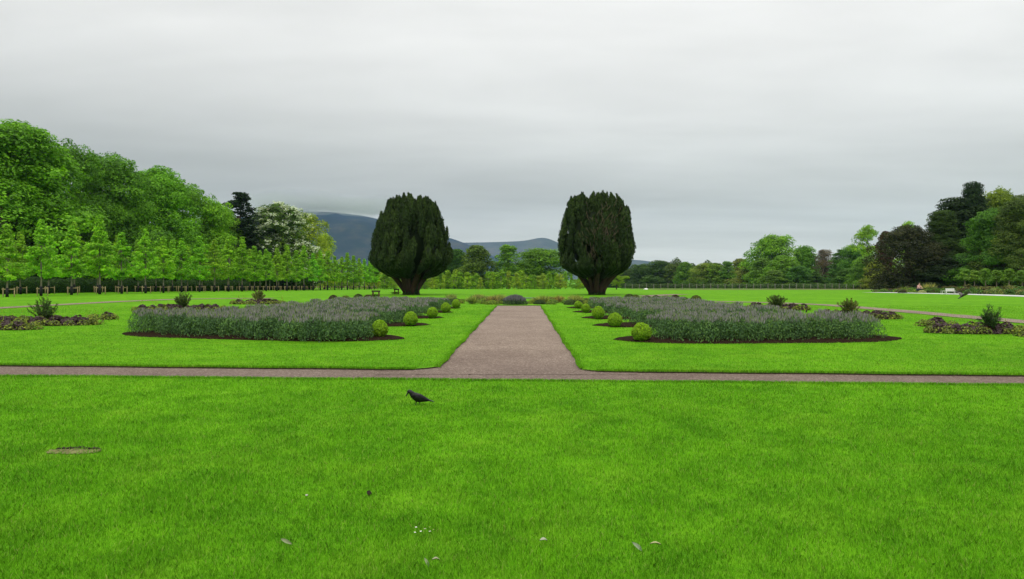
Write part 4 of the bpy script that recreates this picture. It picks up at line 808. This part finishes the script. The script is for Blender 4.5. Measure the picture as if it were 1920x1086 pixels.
# ================================================================ BIRDS
def rook(label, p, rz, s=1.0, walk=True):
    o = thing('rook', label, 'bird', p, rz, 'rooks on the lawn', (s, s, s)); k = .0071
    def q(x, z): return ((x - 783) * k, 0, (761.5 - z) * k)
    b = MB(); pr_ = [(765.6, 737.5, 1.6), (766.2, 736.6, 2.8), (767.6, 735.8, 3.7), (770, 736.2, 4.2), (772.3, 738.6, 4.6), (775.2, 741.6, 5.9), (779.2, 744.8, 7.2), (783.5, 747.3, 7.8), (788, 749.3, 7.2), (793, 750.6, 5.6), (798, 751.6, 3.9), (803, 752.6, 2.7)]
    b.loft([q(x, z) for x, z, r_ in pr_], [r_ * k for *_, r_ in pr_], [r_ * k * (.92 if i < 5 else .86) for i, (*_, r_) in enumerate(pr_)], 16)
    obj('body', b.mesh('rook_body', M['feather']), o)
    t = MB(); t.loft([q(797, 751.2), q(803, 752.4), q(809, 753.8), q(814.5, 755.4)], np.array([2.4, 1.7, 1.2, .6]) * k, np.array([3.0, 3.4, 3.9, 3.6]) * k, 10); obj('tail', t.mesh('tail', M['feather']), o)
    for sy in (-1, 1):
        wg = MB(); P = np.array([q(775.5, 743.2), q(781, 744.2), q(788, 746.8), q(795, 749.6), q(802, 752.0), q(808, 753.4)]); P[:, 1] = sy * np.array([4.6, 6.2, 6.4, 5.0, 3.3, 2.2]) * k
        wg.loft(P, np.array([2.6, 5.2, 5.6, 4.4, 2.6, .7]) * k, np.array([.9, 1.3, 1.3, 1.1, .8, .4]) * k, 10); obj('wing', wg.mesh('wing', M['feather']), o)
        lg = MB(); x0 = 780.6 if sy < 0 else 787.0; y0 = sy * 2.4 * k
        A = np.array(q(x0 + 2, 751.5)); B_ = np.array(q(x0 + .6, 756.2)); D_ = np.array(q(x0, 762.5)); A[1] = B_[1] = D_[1] = y0; lg.tube([A, (A + B_) / 2, B_], [2.8 * k, 1.9 * k, 1.0 * k], 8); lg.tube([B_, D_], [.75 * k, .6 * k], 6)
        for da in (-.5, 0, .5, math.pi): lg.tube([D_, D_ + [-math.cos(da) * 4.6 * k, math.sin(da) * 4.6 * k, -.002]], [.5 * k, .3 * k], 5)
        obj('leg', lg.mesh('leg', M['feather']), o)
        ey = MB(); c = np.array(q(768.2, 735.2)); c[1] = sy * 3.3 * k; ey.tube([c + [0, -.0035, 0], c, c + [0, .0035, 0]], [.0015, .0035, .0015], 8); obj('eye', ey.mesh('eye', M['beak']), o)
    bk = MB(); bk.loft([q(766.8, 737.0), q(765.2, 739.3), q(763.4, 742.4), q(761.6, 745.2)], np.array([1.9, 1.6, 1.0, .25]) * k, np.array([1.4, 1.1, .7, .2]) * k, 10); obj('beak', bk.mesh('beak', M['beak']), o)
    return o
p = gp(782, 760.5); rook('black rook walking on the near lawn with its beak pointing down', p + [0, 0, .005], math.radians(8), 1.0)
p = gp(1512, 587.5); rook('small distant black bird standing between the right flower beds', p + [0, 0, .005], math.radians(70), .75)
# bird in flight
d = 30.; c = np.array([(1804 - VX) / F * d, d, H - (555 - VY) / F * d]); fb_ = thing('flying_bird', 'dark bird in flight low over the lawn before the pale path', 'bird', c, math.radians(10)); b = MB()
b.loft([(-.17, 0, -.11), (-.12, 0, -.075), (-.06, 0, -.035), (0, 0, 0), (.06, 0, .035), (.10, 0, .055), (.135, 0, .07), (.155, 0, .07)], [.012, .016, .030, .045, .045, .036, .030, .012], [.045, .035, .034, .045, .045, .034, .028, .010], 14)
b.loft([(.15, 0, .068), (.175, 0, .064), (.20, 0, .058)], [.012, .008, .002], [.010, .006, .002], 8, 1); obj('body', b.mesh('body', [M['feather'], M['beak']]), fb_)
grey = solid('grey_brown_feathers', (.075, .066, .055), .6, .3, 20)
for sy in (-1, 1):
    wv = MB(); P = [(.02, .03, .02), (.06, .12, .09), (.09, .24, .14), (.05, .38, .165), (-.02, .50, .16)]; ch = [.085, .095, .085, .06, .012]; V = []
    for (x, y, z), c_ in zip(P, ch):
        for u, t_ in ((-1, 0), (-.3, .010), (.6, .012), (1, 0), (.6, -.003), (-.3, -.003)): V.append([x + u * c_, sy * y, z + t_ - .02 * abs(u)])
    V = np.array(V); i, j = np.meshgrid(np.arange(4), np.arange(6), indexing='ij'); Q = np.stack([i * 6 + j, i * 6 + (j + 1) % 6, (i + 1) * 6 + (j + 1) % 6, (i + 1) * 6 + j], -1).reshape(-1, 4)
    wv.add(V, Q, smooth=True); wv.add(V[24:], [[0, 1, 2, 3, 4, 5]]); obj('wing', wv.mesh('wing', grey), fb_)

# ================================================================ SMALL THINGS ON THE NEAR LAWN
mb = MB(); rng = np.random.default_rng(260); n = 46; x = np.linspace(-.26, .26, n); c = gp(138, 848)
yb = .11 * np.sqrt(np.clip(1 - (2 * np.abs(x) / .53) ** 2, 0, 1)) + rng.normal(0, .012, n) ; yf_ = -.10 * np.sqrt(np.clip(1 - (2 * np.abs(x) / .53) ** 2, 0, 1)) + rng.normal(0, .015, n)
V = np.vstack([np.c_[x, yf_, np.full(n, .008)], np.c_[x, (yf_ + yb) / 2, .020 + rng.normal(0, .006, n)], np.c_[x, yb, np.full(n, .006)]]) * 1.0
i, j = np.meshgrid(np.arange(2), np.arange(n - 1), indexing='ij'); Q = np.stack([i * n + j, i * n + j + 1, (i + 1) * n + j + 1, (i + 1) * n + j], -1).reshape(-1, 4)
bare = tag(obj('bare_patch', MB().add(V, Q).mesh('bare_patch', solid('dry_soil', (.165, .165, .06), .95, .35, 16, .8)), loc=c), 'long bare patch of pale dry soil in the near lawn', 'bare patch')
rm = MB(); rm.tube(np.c_[x[4:-2], yb[4:-2] + .012, .012 + rng.normal(0, .004, n - 6)], .014 + .005 * rng.uniform(-1, 1, n - 6), 6); obj('shade_rim', rm.mesh('shade_rim', M['soil']), bare)  # raised rim coloured dark to stand in for the far edge's shadow
def leaf_obj(name, label, px, py, L, W, rz, tilt, col, cat='fallen leaf'):
    u = np.linspace(0, 1, 9); hw_ = W / 2 * np.sin(np.clip(u, 0, 1) * math.pi) ** .7 + .001; z = .012 * np.sin(u * math.pi)
    up = np.vstack([np.c_[(u - .5) * L, hw_, z], np.c_[(u - .5) * L, 0 * u, z - .008], np.c_[(u - .5) * L, -hw_, z]]); lo = up - [0, 0, .0025]; n_ = 9
    q = lambda o: [[o + a * n_ + b_, o + a * n_ + b_ + 1, o + (a + 1) * n_ + b_ + 1, o + (a + 1) * n_ + b_] for a in range(2) for b_ in range(8)]
    m_ = MB().add(np.vstack([up, lo]), q(0) + [f[::-1] for f in q(27)], smooth=True)
    up_ = tilt > .9
    o = tag(obj(name, m_.mesh(name, solid(name + '_surface', col, .7, .15, 30)), loc=gp(px, py) + [0, 0, .030 if up_ else .042]), label, cat); o.rotation_euler = (1.1, rz, 0) if up_ else (tilt, .1, rz); return o
leaf_obj('fallen_leaf', 'pale grey green fallen leaf on the grass, largest one right of centre', 1195, 1034, .085, .022, .72, 1.0, (.24, .31, .18))
leaf_obj('fallen_leaf', 'thin curled straw coloured leaf just right of the largest pale leaf', 1229, 1032, .07, .012, .1, .3, (.40, .40, .20))
leaf_obj('fallen_leaf', 'buff fallen leaf on the grass left of the daisies', 537, 1024, .080, .020, .45, 1.0, (.22, .26, .13))
leaf_obj('fallen_leaf', 'narrow pale leaf stuck upright below the daisies', 800, 1064, .06, .016, 1.1, 1.0, (.25, .32, .16))
leaf_obj('fallen_leaf', 'short pale leaf lying beside the upright one below the daisies', 817, 1062, .045, .014, .3, .3, (.30, .32, .18))
leaf_obj('fallen_leaf', 'faded leaf half sunk in grass near the bottom centre', 1019, 1025, .05, .022, .3, .3, (.33, .36, .24))
for px, py, lab in ((575, 936, 'small pale mushroom cap in the grass left of the dark clod'),):
    m_ = rock('mushroom', lab, 'mushroom', gp(px, py) + [0, 0, .028], (.011, .010, .006), 'stone', 9)
rock('soil_clod', 'small dark clod of earth in the grass left of centre', 'clod', gp(692, 930) + [0, 0, .012], (.018, .018, .020), 'soil', 4)
rock('soil_clod', 'tiny dark clod lying on the gravel where the paths meet', 'clod', gp(880, 700) + [0, 0, -.05], (.03, .025, .02), 'soil', 6)
ys_ = solid('daisy_centre', (.55, .40, .03), .7, .1, 30); ws_ = solid('daisy_petals', (.78, .78, .76), .7, .05, 30)
dz = [(780, 1006), (778, 1016), (797, 1009), (806, 1006), (813, 1011), (806, 1014), (789, 1014)]
for k, (px, py) in enumerate(dz):
    o = thing('daisy', 'tiny white daisy in the small cluster on the near lawn', 'daisy', gp(px, py) + [0, 0, 0], k, 'daisies on the near lawn', (.72, .72, 1)); f = MB(); n = 12; a = np.arange(n) / n * 6.283
    f.leaves(np.c_[np.cos(a) * .006, np.sin(a) * .006, np.full(n, .062)], unit(np.c_[0 * a, 0 * a - .3, np.ones(n)]), np.c_[np.cos(a), np.sin(a), .2 + 0 * a], .009, .004, .5); obj('petals', f.mesh('petals', ws_), o)
    f = MB(); f.tube([[0, 0, .061], [0, 0, .065]], [.003, .002], 8); obj('centre', f.mesh('centre', ys_), o); f = MB(); f.tube([[0, 0, 0], [.003, 0, .03], [0, 0, .061]], .0012, 5); obj('stem', f.mesh('stem', M['leaf']), o, (.1, .25, .03))

# ================================================================ GRASS BLADES
def blades(name, X, Y, Hh, W, seed):
    rng = np.random.default_rng(seed); n = len(X); a = rng.uniform(0, 6.28, n); l = rng.uniform(.05, .75, n) * Hh; S = np.c_[-np.sin(a), np.cos(a), 0 * a]; z = gz(Y)
    b0 = np.c_[X, Y, z - .005]; f = rng.uniform(0, 6.28, n); S = np.c_[np.cos(f), np.sin(f) * .5, 0 * f]
    mid = b0 + np.c_[np.cos(a) * l * .35, np.sin(a) * l * .35, Hh * .6]; tip = b0 + np.c_[np.cos(a) * l, np.sin(a) * l, Hh * rng.uniform(.75, 1, n)]
    w_ = W[:, None] / 2; V = np.stack([b0 - S * w_, b0 + S * w_, mid + S * w_ * .8, tip, mid - S * w_ * .8], 1).reshape(-1, 3); q = np.arange(n)[:, None] * 5
    v = rng.uniform(0, 1, n); mb = MB(); mb.add(V, (q + [0, 1, 2, 3, 4]), v); return tag(obj(name, mb.mesh(name, M['blade'])), kind='stuff')
rng = np.random.default_rng(270)
def samp(n, y0, y1, margin=1.5, pw=1.0):
    # density falls with distance like the screen area each blade covers
    u = rng.uniform(0, 1, n); y = y0 * (y1 / y0) ** (u ** pw); x = rng.uniform(-1, 1, n) * (y * .70 + margin) - y * .014; return x, y
def clump(x, y): # small-scale density / height variation
    return .5 + .5 * np.sin(x * 5.1 + 1.7 * np.sin(y * 3.3)) * np.sin(y * 4.3 + 1.3 * np.sin(x * 2.9 + 1))
x, y = samp(520000, 3.4, 12.9); k = (y < edge_near(x) - .0) & ~((np.abs(x - c[0]) < .24) & (y - c[1] < .09) & (y - c[1] > -.16) & (rng.uniform(0, 1, len(x)) < .62)); x, y = x[k], y[k]
hh = rng.uniform(.026, .05, len(x)) * (.75 + .5 * clump(x, y)); tall = rng.uniform(0, 1, len(x)) < .004; hh[tall] *= 1.9
blades('near_grass', x, y, hh, rng.uniform(.0028, .0050, len(x)) * (y / 5) ** .55, 1)
x, y = samp(330000, 13.2, 46, 2.0, 1.15); ok = ((x < eL(y) - .02) & (y > edge_far(x) + .02 + np.clip(.75 - np.abs(x - XL), 0, .75) ** 2)) | ((x > eR(y) + .02) & (y > edge_far(x) + .02))
for r in BEDS:
    ok &= ~in_row(x, y, (r[0], r[1], r[2] + .22))
x, y = x[ok], y[ok]; blades('lawn_grass', x, y, rng.uniform(.025, .045, len(x)), rng.uniform(.004, .007, len(x)) * (y / 13) ** .8, 2)
# ragged fringes along the cut edges
X = []; Y = []
t = rng.uniform(-13, 13, 26000); X.append(t); Y.append(edge_near(t) - rng.exponential(.035, len(t)) + .03)
t = rng.uniform(-13, XL - .4, 9000); X.append(t); Y.append(edge_far(t) + rng.exponential(.035, len(t)) - .015)
t = rng.uniform(XR + .25, 13, 9000); X.append(t); Y.append(edge_far(t) + rng.exponential(.035, len(t)) - .015)
t = 14.3 * (46 / 14.3) ** rng.uniform(0, 1, 12000); X.append(eL(t) - rng.exponential(.03, len(t)) + .015); Y.append(t)
t = 14.1 * (46 / 14.1) ** rng.uniform(0, 1, 12000); X.append(eR(t) + rng.exponential(.03, len(t)) - .015); Y.append(t)
X = np.concatenate(X); Y = np.concatenate(Y); blades('edge_grass', X, Y, rng.uniform(.03, .065, len(X)), rng.uniform(.005, .009, len(X)), 3)

# ================================================================ LOW CLOUD ON THE MOUNTAIN AND THE AIR
def vol_mat(name, col, dens, an=0):
    m, t, o = newmat(name); v = N(t, 'ShaderNodeVolumePrincipled'); v.inputs['Color'].default_value = (*col, 1); v.inputs['Density'].default_value = dens; v.inputs['Anisotropy'].default_value = an
    t.links.new(v.outputs[0], o.inputs['Volume']); return m
def cloud(name, seed, spots, dens, label):
    rng = np.random.default_rng(seed); mb = MB(); th = np.linspace(0, math.pi, 14); m = 22
    i, j = np.meshgrid(np.arange(13), np.arange(m), indexing='ij'); Q = np.stack([i * m + j, (i + 1) * m + j, (i + 1) * m + (j + 1) % m, i * m + (j + 1) % m], -1).reshape(-1, 4)
    (cx0, cy0, cz0), (rx, ry, rz) = spots; ph = rng.uniform(0, 6, 6); V = []
    for t in th:
        for a in np.linspace(0, 2 * math.pi, m, endpoint=False):
            d = np.array([math.sin(t) * math.cos(a), math.sin(t) * math.sin(a), math.cos(t)]); r = 1 + .13 * math.sin(5 * d[0] + ph[0]) * math.sin(4 * d[1] + ph[1]) + .08 * math.sin(11 * d[0] + ph[2]) * math.sin(9 * d[2] + ph[3])
            V.append([d[0] * rx * r, d[1] * ry * r, d[2] * rz * r])
    mb.add(V, Q, smooth=True); o = obj(name, mb.mesh(name, vol_mat('cloud_vapour', (.57, .59, .61), dens)), loc=(cx0, cy0, cz0)); return tag(o, kind='stuff')
rng = np.random.default_rng(300)
for k in range(18):
    px = 505 + 13.5 * k + rng.uniform(-8, 8); rx = rng.uniform(80, 150); rz = rng.uniform(26, 44); zz = 281 + rng.uniform(-8, 14) + rz * .35 + (14 if px < 640 else 0); D = 2580 + (k * 7 % 18) * 36
    cloud('low_cloud', 300 + k, (((px - VX) / F * D, D, zz * D / 3000), (rx, rng.uniform(60, 120), rz)), .0046, '')
bx = MB().box((-4200, -60, -9), (4200, 5600, 480))
hz = tag(obj('haze', bx.mesh('haze', vol_mat('air', (.50, .72, 1.0), .00005))), kind='stuff')
